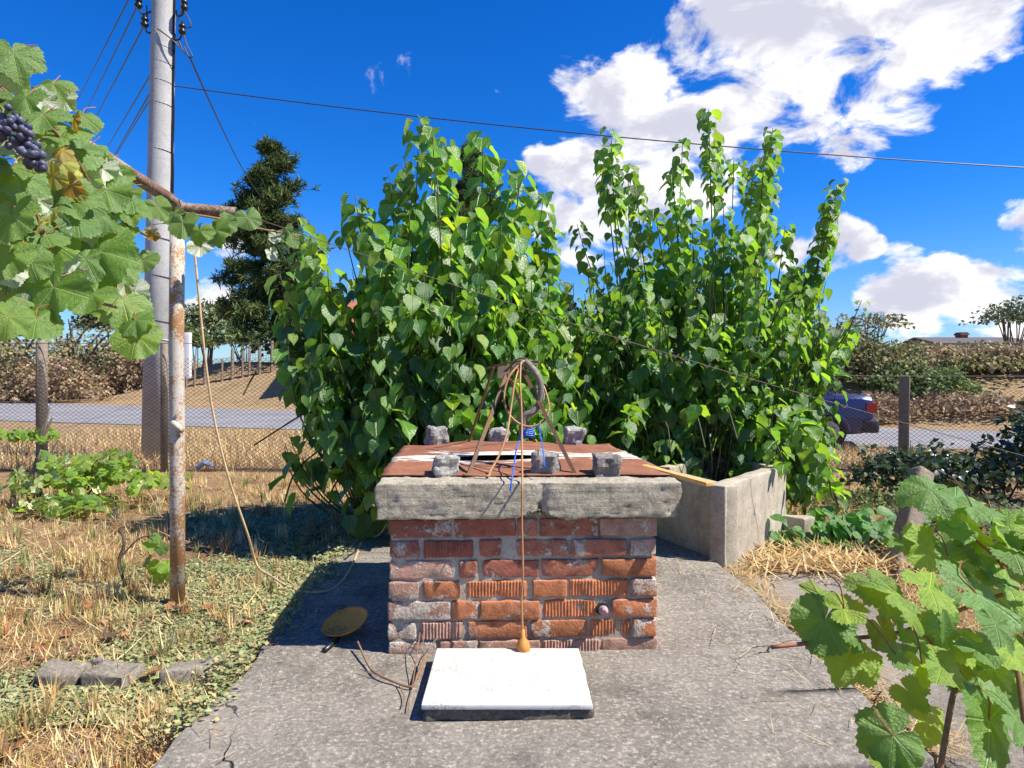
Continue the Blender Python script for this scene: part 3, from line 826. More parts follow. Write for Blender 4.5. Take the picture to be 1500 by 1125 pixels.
def wall_between(a, b, z0, z1, th, name, seed):
    d = (b - a); L = d.length; n = Vector((-d.y, d.x)).normalized()
    me = roughbox((L, th, z1 - z0), .010, .006, 5, seed, .05, .003); me.materials.append(m_tank)
    o = bpy.data.objects.new(name, me); C.objects.link(o); c = (a + b) / 2 + n * th / 2
    o.location = (c.x, c.y, (z0 + z1) / 2); o.rotation_euler = (0, 0, math.atan2(d.y, d.x)); attach(o, tank); return o


def lerp(a, b, t): return a + (b - a) * t


wall_between(A, B, -.12, .447, .10, 'wall', 1)
wall_between(lerp(Cc_, A, 0), lerp(Cc_, A, .985), -.12, .443, .10, 'wall', 2)
wall_between(B, Dd, -.12, .438, .10, 'wall', 3)
wall_between(Dd, Cc_, -.12, .441, .10, 'wall', 4)
mb = MB(); cen = (A + Dd) / 2
qs = [lerp(cen, k, .9) for k in (A, B, Dd, Cc_)]
mb.add([(q.x, q.y, -.02) for q in qs], [(0, 1, 2, 3)]); mb.build('floor_slab', m_platform, tank)
o = block('concrete_lump', (1.93, 4.66, -.12), (2.05, 4.86, .11), m_tank, None, .015, .02, 9, .04, .006, 9); o.rotation_euler.z = .5
tag(o, 'small broken concrete lump leaning on the tank corner', 'concrete lump')

# ------------------------------------------------------------------ pergola post and beams
pg = empty('pergola', (-1.70, 3.47, -.1), 'grey pipe pergola with rust, carrying the grapevine', 'pergola')
PX, PY = -1.70, 3.47
mb = MB(); mb.tube([(PX, PY, -.2), (PX, PY, .6), (PX - .005, PY, 1.3), (PX, PY, 1.93)], .036, 20); mb.build('post', m_pipe, pg, True)
mb = MB(); mb.tube([(-1.69, 3.52, 1.945), (-1.64, 2.75, 1.97), (-1.62, 1.4, 1.985), (-1.60, .2, 1.99)], .027, 14); mb.build('beam', m_beam, pg, True)
def hollow(mb, a, b, r, n=16):
    a, b = Vector(a), Vector(b); mb.tube([a, b], r, n, False); mb.tube([b, a], r * .86, n, False)
    t = (b - a).normalized(); up = Vector((0, 0, 1)); s_ = t.cross(up).normalized(); u2 = s_.cross(t); k = len(mb.v)
    for e in (a, b):
        k = len(mb.v); ring = []
        for rr in (r, r * .86): ring += [tuple(e + (s_ * math.cos(2 * math.pi * i / n) + u2 * math.sin(2 * math.pi * i / n)) * rr) for i in range(n)]
        mb.v += ring; mb.f += [(k + i, k + (i + 1) % n, k + n + (i + 1) % n, k + n + i) for i in range(n)]
mb = MB(); hollow(mb, P(250, 304, 3.44), P(346, 312, 3.50), .030); mb.build('cross_pipe', m_beam, pg, True)
mb = MB()
for k in range(3): mb.tube(spline([P(256 + k * 3, 292, 3.40), P(262 + k * 2, 305, 3.36), P(266, 318, 3.40)], 4), .004, 5)
mb.build('wire_tie', m_rustwire, pg)
mb = MB(); mb.tube([P(253, 620, 3.43), P(263, 600, 3.42)], [.004, .010], 8); mb.tube([P(252, 618, 3.43), P(268, 632, 3.43)], [.016, .013], 10); mb.build('bracket', m_pipe, pg, True)

# pale cord from the pergola to the well
mb = MB(); pts = [P(285, 372, 3.50), P(290, 420, 3.52), P(300, 520, 3.58), P(313, 610, 3.66), P(335, 700, 3.75), P(362, 780, 3.86)]
pts += [G(377, 828, -.025), G(400, 846, -.015), G(428, 862, .008), G(460, 868, .006), G(492, 860, .006), G(515, 830, .006), G(533, 790, .006), Vector((-.86, 4.5, .05)), Vector((-.70, 4.2, .35)), Vector((-.545, 3.9, .6))]
mb.tube(spline(pts, 8), .0062, 7); o = mb.build('pale_cord', m_cord, None, True); tag(o, 'long pale cord hanging from the pergola down across the grass', 'cord')
# twisted garden wire across the picture
wa, wb = P(345, 310, 3.60), P(1530, 676, 4.45); mb = MB(); pts = []
for i in range(41):
    t = i / 40; p = wa.lerp(wb, t); p.z -= .05 * math.sin(math.pi * t); pts.append(p)
mb.tube(pts, .0024, 5)
for t in (.42, .43, .46, .49, .5, .53, .56, .66, .71):
    p = wa.lerp(wb, t); p.z -= .05 * math.sin(math.pi * t); mb.tube(spline([p + Vector((-.02, 0, .008)), p + Vector((0, -.01, -.012)), p + Vector((.025, 0, .01))], 4), .004, 5)
o = mb.build('trellis_wire', m_rustwire, None); tag(o, 'slack rusty trellis wire slanting across in front of both mulberries', 'wire')

# ------------------------------------------------------------------ utility pole with insulators and lines
PD = 9.6; pole = empty('utility_pole', ((231 - 750) * PD / F, PD, -.2), 'tall grey concrete utility pole banded with wire', 'utility pole')
px0 = pole.location.x
mb = MB(); mb.tube([(px0 - .03, PD, -.35), (px0 + .02, PD, 3.0), (px0 + .10, PD, 7.2), (px0 + .13, PD, 9.2)], [.185, .172, .148, .135], 28); mb.build('shaft', m_pole, pole, True)
def ppole(py, side=0.0):                                   # point on the pole axis at a picture row
    z = EYE + (HOR - py) * PD / F; return Vector((px0 - .02 + .0155 * (z + .3) + side, PD, z))
for py in (72, 95, 122, 155, 222, 350, 405, 470, 496):
    c = ppole(py); r = .186 - .0058 * c.z; mb = MB(); n = 20
    mb.tube([c + Vector((math.cos(2 * math.pi * k / n) * r, math.sin(2 * math.pi * k / n) * r, -.03 * math.cos(2 * math.pi * k / n))) for k in range(n + 1)], .006, 5); mb.build('wire_band', m_wire if py != 496 else m_whitepaint, pole)
for k, off in enumerate((0, .018, .034)):
    mb = MB(); mb.tube([ppole(py, .166 - (548 - py) * .00005 + off + .008 * math.sin(py * .07 + k)) + Vector((0, -.03, 0)) for py in range(-20, 540, 30)], .011, 6); mb.build('down_cable', m_black, pole)
for (ix, iy, hx) in ((212, 30, 236), (203, 2, 232), (267, 40, 256), (270, 5, 258)):
    p = P(ix, iy, PD - .1); ins = MB()
    ins.tube([p + Vector((0, 0, q)) for q in (-.085, -.07, -.045, -.035, -.01, .0, .03, .045, .08)], [.045, .052, .052, .034, .034, .050, .046, .03, .022], 12)
    io = ins.build('insulator', m_black, pole, True)
    mb = MB(); s_ = 1 if ix > 231 else -1
    mb.tube(spline([p + Vector((0, 0, -.05)), p + Vector((-.03 * s_, 0, -.16)), p + Vector((-.10 * s_, 0, -.17)), P(hx, iy + 10, PD - .05)], 5), .013, 6); mb.build('hook_bracket', m_wire, pole)
mb = MB(); mb.tube([P(222, 14, PD), P(232, 20, PD)], .012, 6); mb.build('step_pin', m_wire, pole)
for pts in ([P(231, 42, PD - .17), P(252, 58, PD - .17), P(266, 72, PD - .1), P(277, 84, PD)], [P(256, 54, PD), P(262, 66, PD), P(268, 74, PD), P(262, 60, PD)], [P(269, 50, PD), P(274, 66, PD), P(282, 82, PD), P(276, 82, PD), P(270, 68, PD)], [P(267, 14, PD), P(260, 32, PD)], [P(268, 14, PD), P(278, 30, PD), P(279, 40, PD), P(270, 40, PD)], [P(215, 8, PD), P(216, 30, PD)]):
    mb = MB(); mb.tube(spline(pts, 5), .009, 5); mb.build('jumper_wire', m_wire, pole)


def line(name, pts, r, label, group=None, sag=0):
    a, b = pts; mb = MB(); q = []
    for i in range(25):
        t = i / 24; p = Vector(a).lerp(Vector(b), t); p.z -= sag * 4 * t * (1 - t); q.append(p)
    mb.tube(q, r, 6); return tag(mb.build(name, m_wire, None), label, 'wire', group)


LB = 'overhead power line running away from the concrete pole'
for (a, b) in (((212, 36, 9.5), (120, 210, 30)), ((204, 3, 9.5), (118, 180, 30)), ((198, -20, 9.5), (108, 158, 30)), ((223, 105, 9.6), (140, 245, 32)), ((222, 132, 9.6), (150, 258, 32)), ((222, 142, 9.6), (148, 262, 33))):
    line('power_line', (P(*a), P(*b)), .012, LB, 'power lines leaving the pole')
line('service_cable', (P(256, 126, PD), P(1560, 249, 8.2)), .0075, 'black cable strung from the pole right across the sky above the mulberries', sag=.12)
line('service_cable', (P(278, 84, PD), P(386, 290, 30)), .014, 'black cable dropping from the pole towards the pine tree', sag=.3)

# ------------------------------------------------------------------ wire fence
FYL = 8.35
fence = empty('wire_fence', (0, FYL, -.1), 'rusty diamond wire fence on concrete posts along the road', 'fence')


def ftop(x): return 1.47 - .40 * sst(-2.2, 4.5, x)


mb = MB(); pitch = .068; slope = 1.42; rW = .0023
def wire_seg(a, b):
    a, b = Vector(a), Vector(b); d = (b - a).normalized(); s_ = Vector((0, 1, 0)); t_ = d.cross(s_)
    vs = []
    for e in (a, b):
        for k in range(3):
            an = 2 * math.pi * k / 3; vs.append(e + (s_ * math.cos(an) + t_ * math.sin(an)) * rW)
    mb.add(vs, [(0, 1, 4, 3), (1, 2, 5, 4), (2, 0, 3, 5)])
X0, X1 = -9.0, 9.0
for i in range(int((X1 - X0 + 4) / pitch)):
    x = X0 - 2 + i * pitch
    for s_ in (-1, 1):
        prev = None
        bow = .0
        pts = []
        for k in range(9):
            z = -.09 + 1.58 * k / 8; xx = x + s_ * slope * (z + .09)
            if X0 <= xx <= X1 and z <= ftop(xx): pts.append((xx, FYL + .004 * s_ + .03 * noise.noise(Vector((xx * .8, z, 0))), z))
        if len(pts) > 1:
            for q in range(len(pts) - 1): wire_seg(pts[q], pts[q + 1])
mb.build('wire_mesh', m_rustwire, fence)
mb = MB(); mb.tube([(X0 + .45 * k, FYL, ftop(X0 + .45 * k)) for k in range(41)], .004, 5); mb.build('top_wire', m_rustwire, fence)
for (x, w_, top) in ((-5.80, .125, 1.50), (-4.29, .085, 1.48), (-.6, .11, 1.4), (2.2, .11, 1.2), (4.83, .115, 1.075), (8.0, .115, 1.08)):
    if x < -4:
        mb = MB(); mb.tube([(x, FYL + .07, -.3), (x, FYL + .07, top - .01), (x, FYL + .07, top)], [w_ / 2, w_ / 2, w_ * .44], 14); mb.build('post', m_post, fence, True); continue
    b_ = block('post', (x - w_ / 2, FYL + .01, -.3), (x + w_ / 2, FYL + .01 + w_, top), m_post, fence, .012, .006, 7, .15, .003, int(x * 3) % 7)
    b_.rotation_euler = (0, math.radians(.8), math.radians(-28))
o = block('white_post', ((269.5 - 750) * .0336, 33.6, .9), ((277.5 - 750) * .0336, 33.85, EYE + (HOR - 487) * .0336), m_whitepaint, None, .006, .002, 5, .2); tag(o, 'white post at the end of the far wooden fence, beside the rusty pipe', 'post')

# leaning concrete post in the garden
a, b = Vector((2.27, 4.05, -.15)), P(1350, 690, 4.35)
d = b - a; me = roughbox((.115, .115, d.length), .018, .010, 8, 3, .06, .004); me.materials.append(m_post)
o = bpy.data.objects.new('leaning_post', me); C.objects.link(o); o.location = (a + b) / 2; o.rotation_euler = d.to_track_quat('Z', 'Y').to_euler()
o.rotation_euler.rotate_axis('Z', math.radians(-30)); tag(o, 'short mossy concrete post leaning over dry grass', 'post')

# kerb stones at the platform's side
for i, (x0, x1, y, rz, lb) in enumerate(((238, 336, 985, .10, 'long concrete kerb piece touching the platform edge'), (122, 188, 992, -.12, 'small grey kerb stone between two larger ones'), (52, 112, 990, .08, 'flat grey kerb stone farthest from the platform'))):
    p0, p1 = G(x0, y, -.05), G(x1, y, -.05); L = (p1 - p0).length
    me = roughbox((L, .13, .12), .012, .022, 11, i + 2, .03, .006); me.materials.append(m_kerb)
    o = bpy.data.objects.new('kerb_stone', me); C.objects.link(o); o.location = (p0 + p1) / 2 + Vector((0, .05, -.046)); o.rotation_euler = (.08 * (i - 1), .05 * (i - 1), rz); tag(o, lb, 'stone')

# ------------------------------------------------------------------ car on the road
def car():
    p = P(1274, 640, 13.4); yaw = math.atan(-.36)
    root = empty('parked_car', (p.x, p.y, -.30), 'dark blue saloon car parked on the road, half hidden by leaves', 'car')
    root.rotation_euler = (0, 0, yaw)
    paint = bpy.data.materials.new('blue_paint'); paint.use_nodes = True; b = paint.node_tree.nodes['Principled BSDF']
    b.inputs['Base Color'].default_value = (.012, .026, .115, 1); b.inputs['Roughness'].default_value = .32; b.inputs['Coat Weight'].default_value = .7; b.inputs['Metallic'].default_value = .3
    glass = plain('car_glass', (.015, .02, .025), .06, .8, 0, .05); tyre = plain('tyre', (.015, .015, .015), .8); rim = plain('rim', (.45, .45, .46), .35, .5, .8)
    red = plain('red_lamp', (.60, .012, .012), .2, .6); trim = plain('dark_trim', (.03, .032, .04), .6)
    # body sections along -x (front of the car away to the left); x = 0 is the rear bumper
    st = [(0.0, .42, .80, .60, .70), (-.06, .34, .97, .74, .80), (-.25, .28, 1.00, .80, .85), (-.75, .24, 1.00, .84, .87), (-1.3, .22, .96, .85, .88), (-2.3, .22, .94, .85, .88), (-3.0, .22, .93, .85, .88), (-3.4, .23, .90, .84, .87), (-3.95, .26, .82, .80, .85), (-4.3, .30, .70, .72, .78), (-4.4, .38, .60, .58, .66)]
    vs = []; fs = []; k = 10
    for x, zb, zt, wt, wm in st:
        for y, z in ((-.9 * wm, zb), (-wm, zb + .14), (-wm, (zb + zt) / 2), (-wt - .015, zt - .07), (-wt * .93, zt), (wt * .93, zt), (wt + .015, zt - .07), (wm, (zb + zt) / 2), (wm, zb + .14), (.9 * wm, zb)): vs.append((x, y, z))
    for i in range(len(st) - 1):
        for j in range(k): fs.append((i * k + j, i * k + (j + 1) % k, (i + 1) * k + (j + 1) % k, (i + 1) * k + j))
    fs.append(tuple(range(k))[::-1]); fs.append(tuple((len(st) - 1) * k + j for j in range(k)))
    def part(name, me, m, smooth=False):
        o = bpy.data.objects.new(name, me); C.objects.link(o); o.parent = root; me.materials.append(m)
        if smooth: me.polygons.foreach_set('use_smooth', [True] * len(me.polygons))
        return o
    o = part('body', mesh('body', vs, fs), paint, True); md = o.modifiers.new('b', 'BEVEL'); md.width = .02; md.segments = 2; md.limit_method = 'ANGLE'
    # cabin: roof and pillars with glass between
    ring0 = [(-.78, .99), (-1.28, 1.38), (-2.35, 1.42), (-3.1, .95)]
    def quad(name, pts, m, th=.02):
        o = part(name, mesh(name, pts, [(0, 1, 2, 3)]), m); md = o.modifiers.new('t', 'SOLIDIFY'); md.thickness = th; return o
    quad('roof', [(-1.26, -.60, 1.395), (-1.26, .60, 1.395), (-2.38, .60, 1.425), (-2.38, -.60, 1.425)], paint, .04)
    quad('rear_window', [(-.72, -.70, .99), (-.72, .70, .99), (-1.27, .58, 1.385), (-1.27, -.58, 1.385)], glass)
    quad('windscreen', [(-3.12, -.72, .94), (-3.12, .72, .94), (-2.36, .58, 1.415), (-2.36, -.58, 1.415)], glass)
    for s in (-1, 1):
        for x0, x1, x2, x3 in ((-1.02, -1.40, -1.83, -1.83), (-1.87, -1.87, -2.33, -2.90)):
            quad('side_window', [(x0, s * .80, .965), (x1, s * .625, 1.375), (x2, s * .625, 1.395), (x3, s * .80, .95)], glass)
        quad('rear_pillar', [(-.70, s * .785, .985), (-1.24, s * .60, 1.395), (-1.39, s * .63, 1.385), (-1.00, s * .805, .965)], paint, .03)
        for x in (-.82, -3.45):
            mb = MB(); mb.tube([(x, s * .70, .31), (x, s * .885, .31)], .315, 26); o = mb.build('wheel', tyre, None, False); o.parent = root
            mb = MB(); mb.tube([(x, s * .86, .31), (x, s * .895, .31)], .205, 20)
            r = mb.build('rim', rim, None); r.parent = o
            mb = MB(); n = 22; mb.tube([(x + .36 * math.cos(math.pi * q / n), s * .872, .31 + .36 * math.sin(math.pi * q / n)) for q in range(n + 1)], .022, 6); o = mb.build('wheel_arch', paint, None); o.parent = root
        mb = MB(); mb.box((-.16, min(s * .62, s * .835), .68), (.012, max(s * .62, s * .835), .86)); o = mb.build('tail_lamp', red, None); o.parent = root
        mb = MB(); mb.box((-4.36, min(s * .42, s * .70), .52), (-4.24, max(s * .42, s * .70), .64)); o = mb.build('headlamp', rim, None); o.parent = root
    me = roughbox((.30, 1.72, .26), .06, 0, 1, 0, .2); me.materials.append(trim); o = bpy.data.objects.new('rear_bumper', me); C.objects.link(o); o.parent = root; o.location = (-.10, 0, .43)
    mb = MB(); mb.box((-.02, -.26, .62), (.006, .26, .74)); o = mb.build('number_plate', m_whitepaint, None); o.parent = root


car()

# ------------------------------------------------------------------ mulberry trees
mul_hi = [leafmesh('mulberry_leaf_%d' % k, strip_leaf(9, 5, f_, d_, .05, k), m_mul) for k, (f_, d_) in enumerate(((.30, .22), (.18, .30), (.42, .12), (.25, .38)))]
mul_lo = [strip_leaf(5, 3, f_, d_, 0, k) for k, (f_, d_) in enumerate(((.34, .2), (.2, .3), (.45, .12)))]


def bez(a, b, c, n):
    return [a * (1 - t) ** 2 + b * 2 * t * (1 - t) + c * t * t for t in [i / n for i in range(n + 1)]]


def mulberry(name, label, base, tips, D, crown, nfill, nrand, lsize, tintset, seed, spread, skirts=(), skyline=None):
    r = np.random.RandomState(seed); root = empty(name, base, label, 'tree', None)
    trunk = MB(); L = []; T = []; N = []; S = []
    basev = Vector(base)
    forks = []
    for k in range(6):
        a = k * 1.05 + .3; f_ = basev + Vector((math.cos(a) * spread * .35, math.sin(a) * spread * .22, .45 + .25 * r.rand())); forks.append(f_)
        trunk.tube(spline([basev + Vector((math.cos(a) * .04, math.sin(a) * .04, -.05)), basev.lerp(f_, .5) + Vector((r.uniform(-.04, .04), r.uniform(-.04, .04), .02)), f_], 4), [.045 - .0023 * q for q in range(9)], 8)
    trunk.build('trunk', m_bark, root, True)
    c = Vector(crown[0]); rad = crown[1]

    def along(path, size0, size1, gap, droop, start=0.0):
        ph = r.uniform(0, 6); acc = 0; tot = sum((path[i + 1] - path[i]).length for i in range(len(path) - 1)); pos = 0
        for i in range(len(path) - 1):
            seg = path[i + 1] - path[i]; sl = seg.length; t_ = seg.normalized()
            while acc < sl:
                f = (pos + acc) / tot
                if f >= start:
                    p = path[i] + seg * (acc / sl); ph += 2.4 + r.uniform(-.5, .5)
                    u = t_.cross(Vector((math.cos(ph), math.sin(ph), .01))).normalized()
                    out = (u + Vector((0, 0, .25))).normalized()
                    pt = p + out * (.045 * lsize / .13)
                    dr = droop * r.uniform(.5, 1.25)
                    tip = (u * 1.0 + Vector((0, 0, -dr)) + Vector(r.uniform(-.25, .25, 3))).normalized()
                    nr = (u * (.55 * dr) + Vector((0, 0, 1)) + Vector(r.uniform(-.35, .35, 3)))
                    L.append(pt); T.append(tip); N.append(nr)
                    S.append((size0 * (1 - f) + size1 * f) * (r.uniform(.45, .8) if r.rand() < .25 else r.uniform(.8, 1.22)))
                acc += gap * r.uniform(.7, 1.3)
            acc -= sl; pos += sl

    for (px, py, dd) in tips:
        tip = P(px, py, D + dd); f_ = min(forks, key=lambda q: (q - tip).length + r.rand() * .4)
        mid = Vector((f_.x * .25 + tip.x * .75 + r.uniform(-.05, .05), f_.y * .3 + tip.y * .7, f_.z + (tip.z - f_.z) * .28))
        path = bez(f_, mid, tip, 14); mb = MB(); mb.tube(path, [.013 - .0007 * i for i in range(15)], 6); mb.build('branch', m_stem, root, True)
        along(path, lsize * 1.1, lsize * .74, .021 * lsize / .13, 1.2, .12)
    tw = MB()
    for k in range(nfill):
        a = r.uniform(0, 2 * math.pi); q = math.sqrt(r.rand())
        if r.rand() < .45: a = -math.pi / 2 + r.normal() * .9; q = r.uniform(.7, 1.0)
        x = c.x + math.cos(a) * q * rad[0]; y = c.y + math.sin(a) * q * rad[1]
        px = 750 + x * F / y; top = EYE + (HOR - float(np.interp(px, skyline[0], skyline[1]))) * y / F
        zt = .40 + (top - .48) * .86 * (r.rand() ** .8) * (1 - .25 * max(0, -math.sin(a)) * q)
        ln = r.uniform(.45, .95); lean = r.uniform(-.10, .10)
        e = Vector((x + lean + .08 * math.cos(a), y + .08 * math.sin(a), zt)); s_ = Vector((x - .22 * math.cos(a) * q, y - .22 * math.sin(a) * q, max(.1, zt - ln)))
        m_ = Vector((x + .06 * math.cos(a), y + .06 * math.sin(a), s_.z + (zt - s_.z) * .35))
        path = bez(s_, m_, e, 7); tw.tube(path, [.008 - .0008 * i for i in range(8)], 5, False)
        along(path, lsize * 1.05, lsize * .55, .036 * lsize / .13, 1.25, .05)
    for sk in skirts:
        path = [Vector(q) for q in spline(sk, 4)]; tw.tube(path, .006, 5, False); along(path, lsize * 1.1, lsize * .7, .036, 1.1, .05)
    o = tw.build('twigs', m_stem, root); tag(o, kind='stuff')
    n_ = nrand
    dirs = unit(r.normal(size=(n_, 3))); rr = r.uniform(.35, .92, (n_, 1)) ** .6
    q = np.array(c)[None] + dirs * rr * np.array(rad)[None]
    for k in range(n_):
        L.append(Vector(q[k])); u = Vector(dirs[k]); T.append((u * .6 + Vector((0, 0, -1)) + Vector(r.uniform(-.5, .5, 3))).normalized()); N.append(u + Vector((0, 0, .6)) + Vector(r.uniform(-.4, .4, 3))); S.append(lsize * r.uniform(.7, 1.1))
    L = np.array([tuple(v) for v in L]); T = np.array([tuple(v) for v in T]); N = np.array([tuple(v) for v in N]); S = np.array(S)
    keep = (L[:, 2] > .0) & ~((L[:, 0] > -.62) & (L[:, 0] < .74) & (L[:, 1] < 4.0) & (L[:, 2] < .95)) & (L[:, 1] > 3.0)
    keep &= ~((L[:, 0] < -1.0) & (L[:, 2] < .62 + .5 * (-1.0 - L[:, 0])) & (r.rand(len(L)) < .66))
    L, T, N, S = L[keep], T[keep], N[keep], S[keep]
    cl_ = np.array([noise.noise(Vector((a[0] * 3.0, a[1] * 3.0, a[2] * 2.2 + seed))) for a in L]); sky_ = np.interp(750 + L[:, 0] * F / L[:, 1], skyline[0], skyline[1])
    py_ = HOR - (L[:, 2] - EYE) * F / L[:, 1]
    k2 = (cl_ > -.22 + r.uniform(-.12, .12, len(L))) | (py_ < sky_ + 10)
    L, T, N, S = L[k2], T[k2], N[k2], S[k2]
    R = frames(T, N); col = np.array(tintset)[r.randint(0, len(tintset), len(L))] * r.uniform(.62, 1.3, (len(L), 1)) * r.uniform(.95, 1.05, (len(L), 3))
    size_px = S / L[:, 1]; front = L[:, 1] + .35 * np.abs(L[:, 0] - c.x) / rad[0]     # the ones that show largest
    order = np.argsort(-(size_px * (1.6 - .6 * (front - front.min()) / (np.ptp(front)))))
    big, rest = order[:300], order[300:]
    for k in big:
        o = bpy.data.objects.new('leaf', mul_hi[k % 4]); C.objects.link(o)
        Mx = Matrix([[*(R[k][i] * S[k]), L[k][i]] for i in range(3)] + [[0, 0, 0, 1]])
        o.parent = root; o.matrix_parent_inverse = Matrix.Translation(basev).inverted(); o.matrix_basis = Mx; o.color = (*col[k], 1)
    o = foliage('foliage', mul_lo, R[rest], L[rest], S[rest], col[rest], m_mul_a, root); tag(o, kind='stuff')
    return root


LT = [(435, 318, .1), (455, 345, -.2), (520, 285, .1), (545, 330, -.3), (572, 262, .2), (590, 238, .4), (614, 172, .1), (634, 195, -.1), (652, 205, .3), (640, 260, -.4), (708, 196, 0), (716, 230, .3), (748, 236, .2), (762, 262, -.1),
      (797, 280, .2), (690, 300, -.3), (600, 310, -.3), (660, 350, -.5), (735, 330, -.3), (505, 340, .3), (565, 365, -.5), (620, 395, -.6), (705, 400, -.6), (775, 350, .1), (410, 400, 0), (480, 395, -.3), (528, 300, .4), (805, 330, .3)]
RT = [(895, 190, 0), (884, 215, .2), (920, 242, .1), (932, 270, -.2), (1000, 205, .2), (985, 250, -.2), (1038, 160, .1), (1046, 200, .3), (1075, 232, 0), (1102, 238, .3), (1132, 188, .1), (1120, 230, -.2), (1228, 264, .2), (1215, 300, .3), (845, 328, .2),
      (1012, 290, -.4), (1060, 300, -.4), (960, 310, -.3), (900, 300, -.3), (1150, 330, .3), (1090, 330, -.4), (1180, 385, .4), (1262, 440, .2), (1250, 470, -.1), (860, 390, -.2), (940, 380, -.5), (1030, 380, -.6), (1110, 390, -.5), (1190, 420, 0), (840, 440, -.1), (1235, 500, -.3)]
TL = [(.9, .98, 1.0), (.8, .92, 1.0), (1.0, 1.0, .9), (.9, .95, .95), (1.9, 1.45, .6), (.95, 1.0, .9), (.7, .88, 1.05), (1.2, 1.12, .8), (.6, .75, .9)]
TR = [(1.0, 1.02, .9), (1.2, 1.12, .8), (.85, .95, 1.0), (1.45, 1.25, .75), (.65, .78, .9)]
skL = [[(-1.35, 4.9, .9), (-1.55, 4.7, .75), (-1.72, 4.55, .62)], [(-1.3, 4.8, .6), (-1.45, 4.6, .45), (-1.5, 4.5, .25)], [(-1.1, 4.7, .5), (-1.2, 4.5, .3), (-1.15, 4.45, .12)], [(-.95, 4.6, .6), (-.9, 4.4, .4), (-.85, 4.35, .15)], [(-.9, 4.6, .9), (-.75, 4.3, .8), (-.6, 4.15, .62)], [(-.8, 4.6, .7), (-.7, 4.35, .5), (-.72, 4.3, .25)], [(-.5, 4.6, .9), (-.4, 4.3, .95), (-.35, 4.15, .85)], [(0, 4.7, .9), (.05, 4.4, .95), (.1, 4.25, .85)], [(-.2, 4.7, .8), (-.2, 4.4, .9), (-.25, 4.2, .75)], [(-1.5, 5, 1.2), (-1.75, 4.8, 1.15), (-1.85, 4.7, .95)]]
skR = [[(1.9, 5.2, .8), (2.1, 4.9, .7), (2.15, 4.75, .4)], [(2.0, 5.2, .7), (2.25, 5.0, .5), (2.3, 4.9, .2)], [(1.7, 5.2, .8), (1.8, 4.8, .7), (1.85, 4.6, .45)], [(2.1, 5.4, .8), (2.25, 5.2, .6), (2.35, 5.1, .3)], [(2.2, 5.6, 1.2), (2.45, 5.5, 1.15), (2.6, 5.4, 1.0)], [(.9, 5.0, .8), (.8, 4.7, .8), (.75, 4.5, .65)], [(1.3, 5.1, .9), (1.3, 4.8, .8), (1.3, 4.6, .6)], [(2.2, 5.3, .5), (2.35, 5.1, .3), (2.4, 5.0, .1)], [(1.0, 5.2, .7), (1.1, 4.9, .75), (1.1, 4.75, .55)], [(1.6, 5.2, .9), (1.55, 4.9, .85), (1.55, 4.7, .65)]]
mulberry('mulberry_tree', 'bushy mulberry with big glossy drooping leaves, growing between well and utility pole', (-.72, 5.25, -.08), LT, 4.95, ((-.60, 5.10, .95), (1.06, .80, .85)), 225, 900, .165, TL, 21, 1.0, skL, ([370, 400, 435, 480, 520, 560, 612, 660, 710, 760, 800, 835, 870], [470, 420, 340, 370, 320, 290, 225, 255, 235, 275, 300, 350, 400]))
mulberry('mulberry_tree', 'bushy mulberry with smaller bright leaves, growing behind the concrete water tank', (1.62, 6.2, -.08), RT, 5.75, ((1.45, 5.90, 1.0), (1.18, .95, .95)), 300, 900, .131, TR, 33, 1.1, skR, ([800, 845, 895, 940, 1000, 1038, 1080, 1132, 1170, 1228, 1260, 1290], [400, 345, 250, 300, 260, 240, 270, 260, 370, 330, 450, 520]))

# ------------------------------------------------------------------ grapevines
gl = [leafmesh('grape_leaf_%d' % k, grape_leaf(k + 2, lobing=lo_, curl=cu), m_grape) for k, (lo_, cu) in enumerate(((.30, .26), (.05, .16), (.45, .36), (.15, .08), (.5, .22)))]
gl2 = [leafmesh('grape_leaf_young_%d' % k, grape_leaf(k + 20, lobing=lo_, curl=cu, teeth=1.9), m_grape) for k, (lo_, cu) in enumerate(((1.2, .18), (1.5, .10), (.9, .25)))]


def put_leaf(parent, pos, size, tipang, tilt, yaw, col, variants, flip=False, petiole=None):
    """leaf facing the viewer's side, turned by tip angle (0 = hanging down), tilted up and yawed"""
    ta = math.radians(tipang)
    tip = Vector((math.sin(ta), 0, -math.cos(ta))); nrm = Vector((0, -1, 0))
    if flip: nrm = -nrm
    q = Matrix.Rotation(math.radians(yaw), 3, 'Z') @ Matrix.Rotation(math.radians(-tilt), 3, 'X')
    tip = q @ tip; nrm = q @ nrm
    X = tip.cross(nrm); me = random.choice(variants)
    o = bpy.data.objects.new('leaf', me); C.objects.link(o)
    base = Vector(pos) - tip * size * .35
    o.parent = parent; o.matrix_parent_inverse = Matrix.Translation(Vector(parent.location)).inverted()
    o.matrix_basis = Matrix([[X[i] * size, tip[i] * size, nrm[i] * size, base[i]] for i in range(3)] + [[0, 0, 0, 1]])
    o.color = (*col, 1)
    if petiole is not None: petiole.tube(spline([base, base + Vector((random.uniform(-.02, .02), .03, .035)), base + Vector((random.uniform(-.03, .03), .06, .05))], 3), .0016, 4, False)
    return o


